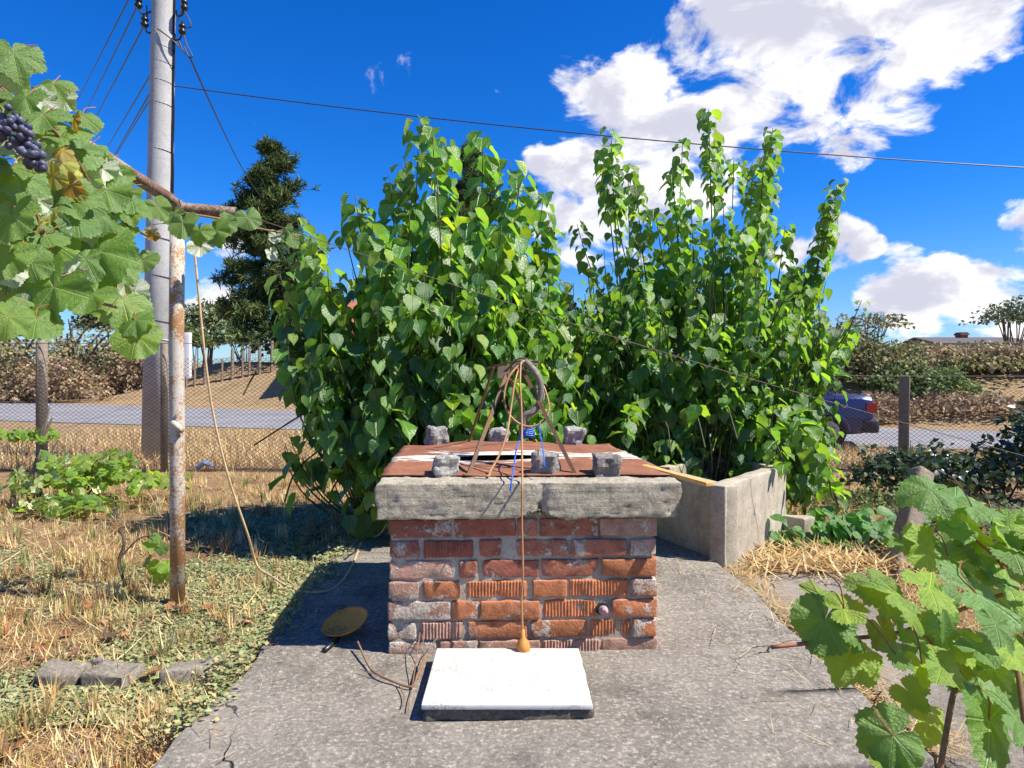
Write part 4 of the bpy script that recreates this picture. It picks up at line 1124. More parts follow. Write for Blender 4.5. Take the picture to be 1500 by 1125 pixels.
vine = empty('grapevine', (-1.62, 2.3, 1.9), 'grapevine with broad leaves and dark grapes trailing over the pergola pipe', 'grapevine')
pet = MB()
GC = [(1, 1, 1), (1.12, 1.06, .85), (.95, 1.0, .9), (1.2, 1.12, .8), (.8, .9, .85)]
def vd(px): return float(np.interp(px, [0, 60, 130, 200, 270, 345, 430], [1.85, 1.95, 2.2, 2.55, 3.2, 3.5, 3.7]))
LV = [(22, 90, 38, 20), (80, 128, 28, 35), (28, 150, 30, -20), (55, 175, 34, -30), (10, 195, 26, 0), (68, 205, 30, 25), (20, 250, 30, 10), (30, 270, 42, 0), (15, 330, 40, 10), (45, 330, 44, -15), (8, 385, 34, 0), (50, 395, 30, 30), (65, 440, 55, -25),
      (52, 478, 36, -5), (15, 440, 34, 20), (10, 475, 30, 0), (110, 230, 40, 20), (125, 215, 28, -30), (85, 280, 40, -10), (105, 300, 34, 30), (135, 300, 30, 60), (160, 290, 36, 20), (205, 300, 32, 30), (150, 385, 55, 20), (115, 390, 38, -30), (175, 390, 38, 40),
      (185, 455, 44, 5), (198, 505, 34, -5), (200, 475, 26, 40), (125, 440, 34, -30), (130, 175, 26, 40), (100, 190, 32, -25), (115, 330, 32, 0), (70, 350, 30, 20), (90, 365, 30, 45), (180, 340, 24, 30), (215, 385, 22, 50), (150, 325, 26, -20), (40, 225, 24, 0), (5, 290, 30, 15), (35, 365, 30, -10)]
for i, (px, py, s, ta) in enumerate(LV):
    D = vd(px) + random.uniform(-.10, .08); c = random.choice(GC)
    put_leaf(vine, P(px, py, D), s * D / F * 1.22, ta + random.uniform(-12, 12), random.uniform(12, 58), random.uniform(-12, 60), c, gl, False, pet)
for (px, py, s, ta) in ((150, 255, 28, 10), (138, 262, 22, 70), (95, 385, 24, 20), (122, 445, 26, -10), (60, 385, 22, 40), (210, 480, 18, 10), (155, 245, 20, 60), (300, 362, 22, 60), (405, 350, 13, 0), (400, 375, 12, 30), (222, 345, 12, 0), (30, 120, 22, 60), (70, 145, 20, 120), (205, 430, 22, 60), (165, 265, 22, 40), (15, 215, 24, 30), (48, 300, 24, -30), (85, 340, 26, 50), (18, 405, 26, 20), (140, 350, 22, 60), (180, 420, 20, -20), (110, 420, 24, 30), (75, 235, 22, 70), (100, 150, 20, 50), (195, 320, 18, 30), (40, 455, 24, 60)):
    D = vd(px) + .02; put_leaf(vine, P(px, py, D), s * D / F * 1.1, ta, random.uniform(-10, 25), random.uniform(-10, 50), (1, 1, 1), gl, True, pet)
for (px, py, s, ta) in ((268, 335, 24, 10), (290, 345, 20, -10), (318, 345, 24, 25), (335, 330, 18, 50), (365, 325, 20, 15), (430, 355, 14, 30), (420, 340, 10, 0), (250, 318, 18, -20), (235, 310, 20, 30), (190, 312, 26, 15)):
    D = vd(px) - .06; put_leaf(vine, P(px, py, D), s * D / F * 1.15, ta, random.uniform(5, 40), random.uniform(-25, 40), random.choice(GC), gl, False, pet)
for (px, py, s) in ((95, 245, 26), (70, 262, 24), (108, 262, 22), (85, 225, 20), (110, 285, 18), (60, 330, 20), (75, 318, 22), (222, 347, 12), (108, 180, 20), (100, 275, 22), (45, 250, 18)):
    D = vd(px) - .02; o = put_leaf(vine, P(px, py, D), s * D / F, random.uniform(-60, 60), random.uniform(-30, 50), random.uniform(-50, 50), random.choice([(3.0, 1.3, 2.0), (3.6, 2.0, 3.0), (1.6, .6, .9), (2.0, 1.1, 1.2), (2.6, 1.5, 1.8)]), gl)
for k in range(46):                                        # the deeper layer seen between the front leaves
    py = random.uniform(95, 470); lim = float(np.interp(py, [95, 180, 240, 300, 400, 470], [60, 120, 165, 205, 200, 200])); px = random.uniform(-60, lim - 15)
    D = vd(max(0, px)) + random.uniform(.12, .45); put_leaf(vine, P(px, py, D), random.uniform(30, 42) * D / F * 1.05, random.uniform(-40, 40), random.uniform(0, 50), random.uniform(-40, 40), random.choice(GC), gl, random.random() < .15, pet)
for k in range(34):                                        # the vine goes on along the beam outside the frame
    y = random.uniform(.5, 1.7); put_leaf(vine, (-1.62 + random.uniform(-.35, .25), y, 1.95 + random.uniform(-.5, .25)), random.uniform(.07, .10), random.uniform(-40, 40), random.uniform(0, 50), random.uniform(-40, 40), random.choice(GC), gl, False, pet)
tag(pet.build('petioles', m_redcane, vine), kind='stuff')
for pts in ([(-1.62, .4, 2.03), (-1.60, 1.5, 2.05), (-1.65, 2.4, 2.0), (-1.66, 3.0, 1.99), (-1.70, 3.45, 1.99)], [P(60, 170, 2.0), P(110, 230, 2.15), P(150, 300, 2.3), P(190, 330, 2.5), P(215, 345, 2.6)], [P(20, 210, 1.95), P(60, 330, 2.0), P(90, 420, 2.05), P(170, 450, 2.5)], [P(270, 312, 3.25), P(330, 322, 3.4), P(380, 335, 3.6), P(440, 345, 3.7)]):
    mb = MB(); mb.tube(spline(pts, 6), .0055, 6); mb.build('cane', m_cane, vine, True)
# bunch of dark grapes
m_grapeberry, nt, b = M('dusty_grape', .5, .4); n = noi(nt, poss(nt), 60, 3)
oi = nt.nodes.new('ShaderNodeObjectInfo'); setb(nt, b, mixc(nt, ma(nt, 'MULTIPLY', oi.outputs['Random'], .7), ramp(nt, n, [(.3, (.020, .020, .045)), (.7, (.10, .105, .17))]), (.11, .11, .18)))
bm = bmesh.new(); bmesh.ops.create_icosphere(bm, subdivisions=2, radius=1); gm = bpy.data.meshes.new('grape'); bm.to_mesh(gm); bm.free(); gm.materials.append(m_grapeberry); gm.polygons.foreach_set('use_smooth', [True] * len(gm.polygons))
for (b0, b1, n_, dd) in (((8, 178), (62, 248), 95, 1.80), ((0, 160), (10, 200), 10, 1.84)):
    bc = P((b0[0] + b1[0]) / 2, (b0[1] + b1[1]) / 2, dd)
    bun = MB(); bun.tube(spline([P(b0[0] - 6, b0[1] - 10, dd + .04), P(b0[0] + 18, b0[1] + 26, dd + .03), P(b1[0] - 6, b1[1] - 6, dd + .02)], 5), .003, 5)
    bo = bun.build('grape_bunch', m_cane, vine)
    for k in range(n_):
        t = random.random(); ww = (26 * (1 - t) + 9) * 1.0; a = random.uniform(0, 6.28); rr = math.sqrt(random.random())
        px = b0[0] + (b1[0] - b0[0]) * t + ww * rr * math.cos(a) * .75; py = b0[1] + (b1[1] - b0[1]) * t - ww * rr * math.cos(a) * .55
        o = bpy.data.objects.new('grape', gm); C.objects.link(o); o.parent = bo; o.matrix_parent_inverse = (Matrix.Translation(Vector(vine.location)) @ Matrix.Translation(-Vector(vine.location))).inverted()
        o.location = P(px, py, dd + ww / F * 1.4 * rr * math.sin(a)); s_ = random.uniform(.0085, .0105); o.scale = (s_, s_, s_ * 1.15); o.rotation_euler = (random.random(), random.random(), 0)

# foreground vine on the right
v2 = empty('grapevine', (1.15, 1.45, 0), 'young grapevine shoots with jagged translucent leaves beside the concrete platform', 'grapevine'); pet = MB()
YG, BG, DG = (2.0, 1.7, .6), (1.5, 1.4, .7), (.95, 1.05, .85)
RV = [  # px, py, half size px, tip angle, depth, tilt, yaw, tint
    (1200, 925, 48, -20, 1.36, 25, -50, DG), (1240, 968, 52, -35, 1.34, 50, -10, BG), (1205, 868, 28, 80, 1.44, 70, 20, BG), (1250, 890, 34, 100, 1.26, 60, -30, YG), (1290, 870, 42, 20, 1.26, 50, -30, (1.3, 1.1, .5)), (1320, 870, 46, 70, 1.26, 60, 30, BG), (1375, 865, 44, 60, 1.26, 55, 20, YG),
    (1345, 720, 42, -70, 1.33, 60, -40, DG), (1385, 745, 44, 10, 1.38, 55, -20, YG), (1415, 730, 44, 75, 1.40, 75, 10, (1.1, 1.2, 1.0)), (1435, 742, 40, 85, 1.33, 78, 10, (1.1, 1.2, 1.0)), (1420, 770, 44, 20, 1.47, 45, 10, YG), (1475, 770, 60, 70, 1.45, 45, 30, YG), (1400, 778, 34, -30, 1.35, 60, 0, DG),
    (1400, 830, 44, 0, 1.42, 50, 0, DG), (1385, 905, 48, 0, 1.26, 15, 10, DG), (1450, 875, 62, 60, 1.36, 55, 20, (.9, 1.1, 1.1)), (1490, 860, 44, 60, 1.45, 60, 20, BG), (1340, 905, 34, 20, 1.36, 45, 10, BG), (1300, 935, 30, 10, 1.36, 30, 0, (1.4, 1.0, .6)), (1360, 945, 38, 80, 1.36, 60, 20, DG),
    (1395, 985, 42, 30, 1.26, 50, 20, BG), (1355, 985, 28, -10, 1.26, 40, 0, YG), (1440, 950, 34, 85, 1.26, 75, 10, DG), (1495, 960, 44, 40, 1.36, 40, 20, YG), (1470, 930, 40, 10, 1.26, 40, 10, DG), (1290, 1085, 50, -60, 1.22, 30, -40, DG), (1300, 1112, 38, -60, 1.22, 60, -20, BG),
    (1460, 1090, 80, -10, 1.22, 20, 20, DG), (1500, 1060, 50, 40, 1.22, 40, 30, DG), (1330, 800, 30, 20, 1.38, 50, 0, DG), (1440, 820, 34, 10, 1.47, 50, 0, DG), (1255, 930, 34, 60, 1.36, 40, 30, DG), (1320, 960, 28, 60, 1.26, 60, 30, DG)]
for (px, py, s, ta, D, tl, yw, c) in RV:
    put_leaf(v2, P(px, py, D), s * D / F * 1.12, ta + random.uniform(-6, 6), tl, yw + 18, c, gl2 if random.random() < .7 else gl, False, pet if random.random() < .5 else None)
for k in range(50):
    px, py = random.uniform(1310, 1570), random.uniform(770, 1060); D = random.uniform(1.35, 1.6); put_leaf(v2, P(px, py, D), random.uniform(26, 44) * D / F, random.uniform(-60, 80), random.uniform(20, 70), random.uniform(-40, 40), random.choice([DG, YG, BG, (1.1, 1.1, .8)]), gl2, False, None)
tag(pet.build('petioles', m_redcane, v2), kind='stuff')
for pts, rr in (([P(1360, 1330, 1.38), P(1375, 1150, 1.40), P(1385, 1080, 1.42), P(1396, 1020, 1.45), P(1405, 990, 1.48), P(1425, 965, 1.5), P(1500, 950, 1.45), P(1560, 945, 1.4)], .006), ([P(1130, 948, 1.36), P(1250, 935, 1.38), P(1310, 928, 1.4), P(1380, 905, 1.42), P(1440, 880, 1.44), P(1540, 850, 1.45)], .0042), ([P(1405, 990, 1.48), P(1380, 960, 1.45), P(1330, 905, 1.42), P(1300, 880, 1.4)], .0035), ([P(1460, 815, 1.45), P(1475, 840, 1.5), P(1500, 870, 1.5), P(1540, 960, 1.45)], .004), ([P(1380, 730, 1.42), P(1405, 770, 1.42), P(1440, 800, 1.42), P(1475, 830, 1.44)], .003), ([P(1515, 1400, 1.3), P(1510, 1180, 1.3), P(1500, 1050, 1.35), P(1490, 970, 1.4)], .006)):
    mb = MB(); mb.tube(spline(pts, 6), rr, 7); mb.build('cane', m_cane if rr > .005 else m_redcane, v2, True)
mb = MB(); mb.tube(spline([P(1405, 725, 1.5), P(1440, 745, 1.48), P(1475, 762, 1.46), P(1560, 790, 1.42)], 5), .0085, 8); o = mb.build('drip_pipe', m_black, None, True); tag(o, 'black plastic watering pipe running through the vine leaves', 'pipe')

# ------------------------------------------------------------------ shrubs, brambles, trees behind
def bush(name, label, cat, center, rad, n, size, cols, m, group=None, stems=8, twigcol=m_bark, flat=.35, tpl=diamond, up=.3):
    c = np.array(center, float); rd = np.array(rad, float); root = empty(name, (center[0], center[1], ground_z(center[0], center[1])), label, cat, group)
    d = unit(rng.normal(size=(n, 3))); d[:, 2] = np.abs(d[:, 2]) * 1.0 - .25
    ph = rng.uniform(0, 6, 3); lump = 1 + .22 * np.sin(d[:, 0] * 5 + ph[0]) * np.cos(d[:, 2] * 6 + ph[1]) + .16 * np.sin(d[:, 0] * 11 + d[:, 2] * 9 + ph[2])
    loc = c + d * rd * (rng.uniform(0, 1, (n, 1)) ** flat) * lump[:, None]
    gz = ground_z(center[0], center[1]); loc[:, 2] = np.maximum(loc[:, 2], gz + .02)
    tip = unit(d * .7 + rnd(n) * .8 + np.array([0, 0, -.2])); nr = unit(d * .6 + rnd(n) * .7 + np.array([0, 0, up]))
    o = foliage('foliage', tpl, frames(tip, nr), loc, size * rng.uniform(.6, 1.25, n), pick(cols, n), m, root); tag(o, kind='stuff')
    mb = MB()
    for k in range(stems):
        q = unit(rng.normal(size=(1, 3)))[0]; q[2] = abs(q[2]) * .8 + .2; e = c + q * rd * .85
        mb.tube(spline([(center[0] + rng.uniform(-.2, .2) * rd[0], center[1] + rng.uniform(-.2, .2) * rd[1], gz - .05), tuple((c + e) / 2 + rng.uniform(-.1, .1, 3) * rd), tuple(e)], 3), [.03 * rd[2] * (1 - i / 7.5) for i in range(7)], 5, False)
    mb.build('stems', twigcol, root); return root


GRN = [(.16, .23, .07), (.20, .29, .09), (.27, .33, .12), (.12, .17, .06)]
OLV = [(.24, .26, .10), (.34, .29, .13), (.18, .20, .08), (.40, .33, .17)]
BRN = [(.36, .25, .15), (.46, .32, .19), (.26, .18, .11), (.56, .43, .27)]
MIX = BRN[:2] + OLV
DGR = [(.04, .075, .03), (.06, .10, .035), (.09, .13, .045), (.05, .06, .03)]
# garden vine row on the left
gv = [strip_leaf(4, 3, .2, .2, 0, 3), (grape_leaf(9, 14, (.6, 1.0)))]
YEL = [(1.2, 1.1, .8), (1.9, 1.4, .7), (1.0, 1.0, .9), (2.4, 1.5, .6), (1.5, 1.3, .8)]
for (x, y, z, rx, ry, rz_, n, lb) in ((-3.85, 6.2, .12, .85, .4, .36, 520, 'sprawling yellow-green vine bush in front of the utility pole'), (-3.7, 5.75, -.02, .45, .28, .16, 160, 'low creeping vine growth on the ground before the yellow-green bush'), (-4.55, 6.25, .52, .42, .14, .10, 110, 'thin vine shoot trained along the trellis wire by the concrete fence post'), (-5.0, 5.6, .02, .4, .3, .14, 120, 'low pale vine clump by the trellis stake')):
    bush('vine_bush', lb, 'vine', (x, y, z), (rx, ry, rz_), n, .052, YEL, m_grape_a, None, 7, m_cane, .5, gv[1], .6)
mb = MB(); mb.tube([(-4.32, 6.25, -.15), (-4.30, 6.25, .62)], .011, 6); o = mb.build('trellis_stake', m_iron, None); tag(o, 'thin dark iron stake among the vine shoots', 'stake')
mb = MB()
for k in range(5): mb.tube(spline([(-4.3 + random.uniform(-.12, .12), 6.2, -.12), (-4.33 + random.uniform(-.06, .06), 6.2, .15), (-4.32 + random.uniform(-.1, .2), 6.2, .4 + .1 * k)], 4), .009, 5)
o = mb.build('old_vine_stock', m_greywood, None); tag(o, 'bare grey vine stock twisting at the foot of the iron stake', 'vine stock')
# withered sapling by the pipe
sp = empty('withered_sapling', (-2.05, 3.8, -.1), 'small withered vine sapling with curled leaves next to the rusty pipe', 'sapling')
mb = MB(); mb.tube(spline([(-2.10, 3.75, -.12), (-2.16, 3.75, .05), (-2.13, 3.75, .16), (-2.15, 3.75, .24)], 4), [.008] * 13, 6); mb.build('stem', m_bark, sp)
mb = MB(); mb.tube(spline([(-2.14, 3.75, .10), (-2.03, 3.72, .2), (-1.93, 3.7, .22)], 4), .004, 5); mb.build('twig', m_bark, sp)
for (px, py, s, c) in ((222, 800, 11, BG), (240, 805, 10, (.6, .6, .5)), (225, 835, 12, YG), (240, 832, 12, BG), (215, 825, 10, (1.4, 1.1, .7)), (232, 848, 11, YG), (246, 845, 9, YG), (186, 870, 9, (2.6, 1.4, .9)), (200, 868, 9, (2.8, 1.6, .7)), (228, 790, 9, DG)):
    D = 3.72; put_leaf(sp, P(px, py, D), s * D / F * 1.2, random.uniform(-50, 50), random.uniform(0, 60), random.uniform(-50, 50), c, gl)

# right side: brambles, shrubs, cut branches
GL = [(.05, .09, .035), (.08, .13, .045), (.035, .06, .03), (.12, .17, .06)]
bush('bramble', 'dark glossy bramble bush in front of the leaning fence post', 'bramble', (3.7, 6.4, .12), (.55, .4, .42), 1100, .075, GL, m_glossbush, None, 8)
bush('bramble', 'spreading dark bramble with shiny leaves by the drip pipe', 'bramble', (4.6, 6.5, .10), (.85, .5, .38), 1500, .075, GL, m_glossbush, None, 8)
bush('bramble', 'tall dark bramble rising above the trellis wire end', 'bramble', (4.95, 6.3, .42), (.38, .35, .58), 900, .08, GL, m_glossbush, None, 8)
bush('low_weeds', 'low green weeds between the tank and the brambles', 'weeds', (3.0, 6.0, -.05), (.75, .55, .20), 900, .045, GRN, m_bush, None, 6)
bush('low_weeds', 'silvery green weeds behind the leaning concrete post', 'weeds', (3.5, 5.0, -.04), (.8, .6, .26), 1200, .05, [(.16, .20, .10), (.22, .25, .14), (.10, .13, .06)], m_bush, None, 6)
bush('low_weeds', 'thin grey-green weeds among the vine shoots', 'weeds', (3.1, 3.9, -.03), (.6, .6, .25), 700, .045, [(.15, .18, .08), (.20, .20, .10), (.11, .12, .05)], m_bush, None, 6)
# heap of freshly cut mulberry branches
hp = empty('cut_branch_heap', (2.2, 4.75, -.1), 'heap of freshly cut mulberry branches with drooping dark leaves', 'branch heap')
n = 260; loc = np.array([2.28, 4.75, -.02]) + rng.normal(size=(n, 3)) * np.array([.26, .16, .07]); loc[:, 2] = np.abs(loc[:, 2] + .08) - .06
tip = unit(rnd(n) * .6 + np.array([.7, -.5, -.5])); Rr = frames(tip, unit(rnd(n) * .6 + np.array([.2, -.4, 1]))); sz = rng.uniform(.06, .12, n); cl = pick([(.75, .95, 1.1), (.95, 1.05, .9), (.55, .75, .9)], n)
for k in range(120):
    o = bpy.data.objects.new('leaf', mul_hi[k % 4]); C.objects.link(o); o.parent = hp; o.matrix_parent_inverse = Matrix.Translation(Vector(hp.location)).inverted()
    o.matrix_basis = Matrix([[*(Rr[k][i] * sz[k]), loc[k][i]] for i in range(3)] + [[0, 0, 0, 1]]); o.color = (*cl[k], 1)
tag(foliage('foliage', mul_lo, Rr[120:], loc[120:], sz[120:], cl[120:], m_mul_a, hp), kind='stuff')
mb = MB()
for k in range(8): a = random.uniform(-.6, .3); mb.tube([(2.0 + .06 * k, 4.85 - .03 * k, .02), (2.3 + .05 * k, 4.75 - .04 * k + a * .2, -.04)], .006, 5)
mb.build('cut_stick', m_stem, hp)

# thickets on the banks
k = 0
LBR = 'dry brown bramble thicket on the far roadside bank'
for (px, D, rx, h, col, g) in ((20, 36, 4.0, 4.6, MIX, LBR), (100, 38, 4.6, 5.4, OLV, 0), (165, 39, 3.4, 4.4, MIX, LBR), (208, 38, 2.2, 2.6, BRN, LBR), (60, 34, 3.2, 2.6, BRN, LBR), (-60, 34, 4, 4.4, OLV, 0)):
    x = (px - 750) * D / F; z0 = ground_z(x, D)
    lab = LBR if g else ('olive-green thicket on the bank above the concrete fence post' if px == 100 else 'olive-green thicket hidden behind the hanging grape leaves')
    bush('bank_thicket', lab, 'thicket', (x, D, z0 + h * .25), (rx, 1.6, h * .75), 2600, .22, col, m_bush, 'dry thickets on the far bank' if g else None, 16)
x = (165 - 750) * 45 / F
bush('dark_tree', 'small dark round tree seen between the grape leaves', 'tree', (x, 45, 4.6), (2.2, 1.8, 2.2), 2600, .28, DGR, m_bush)
for i, (px, py, D, rx, rz_, lb) in enumerate(((303, 475, 48, 2.6, 2.3, 'light green leafy tree behind the far wooden fence'), (352, 498, 47, 2.2, 1.3, 'low green shrub beside the pine trunk behind the far fence'), (282, 500, 44, 1.2, 1.2, 'rounded green shrub behind the far white post'))):
    x = (px - 750) * D / F; bush('far_tree', lb, 'tree', (x, D, EYE + (HOR - py) * D / F), (rx, 1.6, rz_), 1900, .26, [(.16, .22, .08), (.20, .27, .10), (.12, .16, .06)], m_bush)
for (px, D, rx, h, col, lb, g) in ((1235, 23, 1.9, 2.5, OLV, 'tall olive shrub beyond the road with sprays against the clouds', None), (1290, 22, 1.7, 2.0, [(.16, .19, .07), (.25, .26, .10), (.32, .27, .13)], 'dense green-brown shrub on the bank above the parked car', None), (1345, 21, 1.7, 1.3, GRN, 'green shrub on the bank right behind the leaning fence post', None), (1400, 23, 2.2, .85, BRN, 'dry brown bramble thicket on the near roadside bank', 'dry thickets above the car'), (1460, 22, 2.2, .85, OLV, 'olive thicket on the bank below the small tree', None), (1530, 22, 2.4, .95, BRN, 'dry brown bramble thicket on the near roadside bank', 'dry thickets above the car'), (1260, 19.8, 1.6, .9, BRN, 'low tangle of brown brush right behind the parked car', None), (1420, 19.5, 2.0, .6, BRN, 'low dry brush slumping down the bank', None), (1180, 24, 2.0, 2.0, DGR, 'dark shrub beyond the road behind the mulberry', None), (1375, 24.5, 3.4, 1.0, OLV, 'olive hedge along the top of the bank below the roof', None)):
    x = (px - 750) * D / F; z0 = ground_z(x, D); top = h
    bush('roadside_shrub', lb, 'shrub', (x, D, z0 + h * .25), (rx, 1.3, h * .66), 2300, .15, col, m_bush, g, 16)
x = (1480 - 750) * 34 / F
bush('small_tree', 'airy blue-green small tree against the clouds above the bank', 'tree', (x + .3, 34, 3.9), (2.0, 1.5, 1.25), 1100, .20, [(.15, .20, .11), (.20, .26, .14), (.12, .15, .09)], m_bush, None, 14, m_bark, .55)
bush('small_tree', 'wispy shrub crown reaching up beside the right mulberry', 'tree', ((1275 - 750) * .023, 23.0, 2.75), (1.5, 1.0, .55), 420, .15, OLV, m_bush, None, 14, m_bark, .5)
for (px, D, h) in ((450, 36, 3.5), (560, 38, 4), (680, 40, 4.5), (820, 38, 5), (940, 36, 4.5), (1060, 30, 4)):
    x = (px - 750) * D / F; bush('background_shrub', 'dark green shrub far behind the mulberries', 'shrub', (x, D, ground_z(x, D) + h * .3), (3.2, 1.5, h * .6), 1100, .34, DGR, m_bush, 'shrubs glimpsed through the mulberries', 8)


def pine(px, top, D, wpx, base_py, label, seed, tiers=13):
    r = np.random.RandomState(seed); x = (px - 750) * D / F; zt = EYE + (HOR - top) * D / F; zb = EYE + (HOR - base_py) * D / F; gz = ground_z(x, D)
    root = empty('pine_tree', (x, D, gz), label, 'tree'); mb = MB(); mb.tube([(x + .1, D, gz - .3), (x + .05, D, (gz + zt) / 2), (x, D, zt - .2)], [.32, .2, .03], 9); mb.build('trunk', m_bark, root, True)
    br = MB(); L = []; T = []
    W = wpx * D / F / 2
    for t in range(tiers):
        f = t / (tiers - 1); z = zt - .2 - (zt - zb) * f; R_ = W * min(1.0, .18 + 1.15 * f ** .75) * r.uniform(.8, 1.1)
        for k in range(6 + int(4 * f)):
            a = r.uniform(0, 6.28); rr = R_ * r.uniform(.6, 1.08); e = Vector((x + math.cos(a) * rr, D + math.sin(a) * rr, z + r.uniform(-.1, .45) - .1 * rr)); s_ = Vector((x, D, z - .1))
            br.tube([s_, s_.lerp(e, .5) + Vector((0, 0, -.05)), e], [.05, .035, .012], 5, False)
            for q in range(int(8 + 9 * rr)):
                u = r.uniform(.3, 1.05); p = s_.lerp(e, u) + Vector(r.normal(size=3) * np.array([.22, .22, .16])); L.append(tuple(p)); T.append((math.cos(a) * .5, math.sin(a) * .5, .7))
    tag(br.build('branches', m_bark, root), kind='stuff')
    L = np.array(L); T = np.array(T); rep = 22; L2 = np.repeat(L, rep, 0) + r.normal(size=(len(L) * rep, 3)) * .07; T2 = unit(np.repeat(T, rep, 0) * .5 + r.normal(size=(len(L) * rep, 3)) * .75)
    n = len(L2); needle = (np.array([(-.07, 0, 0), (.07, 0, 0), (.06, .6, .03), (-.06, .6, .03), (0, 1, 0)], float), [(0, 1, 2, 3), (3, 2, 4)], np.zeros((5, 2)))
    tag(foliage('needles', needle, frames(T2, unit(r.normal(size=(n, 3)))), L2, r.uniform(.26, .46, n), pick([(.07, .12, .045), (.12, .17, .055), (.05, .085, .035), (.19, .22, .075)], n), m_needle, root), kind='stuff')


pine(402, 218, 38, 165, 470, 'dark pine tree standing behind the wooden fence beyond the road', 3, 13)
pine(685, 222, 44, 190, 470, 'dark pine whose top shows between the mulberry shoots', 8, 12)

# wooden fence on the far bank
wf = empty('wooden_fence', ((330 - 750) * .034, 34, 1.6), 'far wooden post fence with wire netting below the pine tree', 'fence')
for px in (272, 285, 300, 325, 340, 355, 365, 380, 398):
    D = 34; x = (px - 750) * D / F; gz = ground_z(x, D); h = 1.35 + .25 * math.sin(px); mb = MB(); mb.tube([(x, D, gz - .2), (x + .02, D, gz + h)], .055 if px % 2 else .075, 6); mb.build('post', m_greywood, wf)
mb = MB()
for i in range(60):
    x0 = (268 - 750) * .034 + i * .08; z0 = ground_z(x0, 34); mb.tube([(x0, 34.05, z0), (x0, 34.05, z0 + 1.15)], .006, 3, False)
for q in range(9): mb.tube([((268 - 750) * .034 + i * .5, 34.05, ground_z((268 - 750) * .034 + i * .5, 34) + .1 + q * .13) for i in range(11)], .006, 3, False)
mb.build('wire_netting', m_wire, wf)

# houses
def house(name, label, x0, x1, y, zw, zr, depth, wallc, roofc, chim=None):
    gz = ground_z((x0 + x1) / 2, y); root = empty(name, ((x0 + x1) / 2, y, gz), label, 'house')
    mb = MB(); mb.box((x0, y, gz - .5), (x1, y + depth, zw)); mb.build('wall', wallc, root)
    mb = MB(); o_ = .4; ym = y + depth / 2; th = .18
    pr = [(y - o_, zw - .12), (ym, zr), (y + depth + o_, zw - .12), (y + depth + o_, zw - .12 - th), (ym, zr - th), (y - o_, zw - .12 - th)]
    vs = [(x0 - o_, a, b) for a, b in pr] + [(x1 + o_, a, b) for a, b in pr]
    mb.add(vs, [(0, 1, 7, 6), (1, 2, 8, 7), (2, 3, 9, 8), (3, 4, 10, 9), (4, 5, 11, 10), (5, 0, 6, 11), (0, 5, 4, 1), (1, 4, 3, 2), (6, 7, 10, 11), (7, 8, 9, 10)]); r_ = mb.build('roof', roofc, root)
    if chim:
        cx, cw, ct = chim; mb = MB(); mb.box((cx - cw / 2, ym - .4, zr - .6), (cx + cw / 2, ym + .4, ct)); mb.box((cx - cw / 2 - .08, ym - .48, ct - .25), (cx + cw / 2 + .08, ym + .48, ct - .1)); o = mb.build('chimney', plain('chimney_brick', (.22, .09, .07), .9), None)
        o.parent = r_; o.matrix_parent_inverse = Matrix.Identity(4)
    for s in range(3):
        wx = x0 + (x1 - x0) * (.2 + .3 * s); mb = MB(); mb.box((wx - .5, y - .06, gz + 1.0), (wx + .5, y + .02, min(zw - .3, gz + 2.3))); f = mb.build('window', m_whitepaint, root)


m_tilered = plain('red_tiles', (.33, .12, .06), .85, .2, 0, .3, 3); m_slate = plain('dark_roof', (.10, .085, .085), .85); m_render = plain('pale_render', (.50, .46, .38), .9)
D = 60; z_ = lambda py: EYE + (HOR - py) * D / F
house('far_house', 'far house with dark low roof and brick chimney above the bank', (1345 - 750) * .06, (1475 - 750) * .06, D - 3, z_(503), z_(494), 6, m_render, m_slate, ((1403 - 750) * .0605, .62, z_(487)))
house('tiled_house', 'house with red tiled roof glimpsed through the mulberry leaves', -8.6, -2.2, 30, 3.1, 4.7, 7, m_render, m_tilered)

# ------------------------------------------------------------------ ground cover
def scatter(n, x0, x1, y0, y1, mask=None, dens=None):
    out = []
    while len(out) < n:
        x, y = rng.uniform(x0, x1), y0 + (y1 - y0) * rng.rand() ** 1.5
        if -1.06 < x < 1.26 and 1.75 < y < 4.66: continue
        if 1.24 < x < 2.06 and 1.2 < y < 4.0: continue
        if x > 1.2 and x < 2.2 and 3.9 < y < 5.6: continue
        if mask and rng.rand() > mask(x, y): continue
        out.append((x, y, ground_z(x, y)))
    return np.array(out)


def grass(name, label, n, area, cols, size, lay, mask=None, tpl=blade, m=m_grass, var=.22):
    loc = scatter(n, *area, mask); a = rng.uniform(0, 2 * math.pi, n); up = rng.uniform(lay[0], lay[1], n)
    tip = np.stack([np.cos(a), np.sin(a), up], 1); nr = np.stack([-np.cos(a) * up, -np.sin(a) * up, np.ones(n)], 1) + rnd(n) * .3
    loc[:, 2] += rng.uniform(-.005, .015, n)
    o = foliage(name, tpl, frames(unit(tip), nr), loc, size * rng.uniform(.5, 1.4, n), pick(cols, n, var), m)
    return tag(o, label, 'grass', kind='stuff')


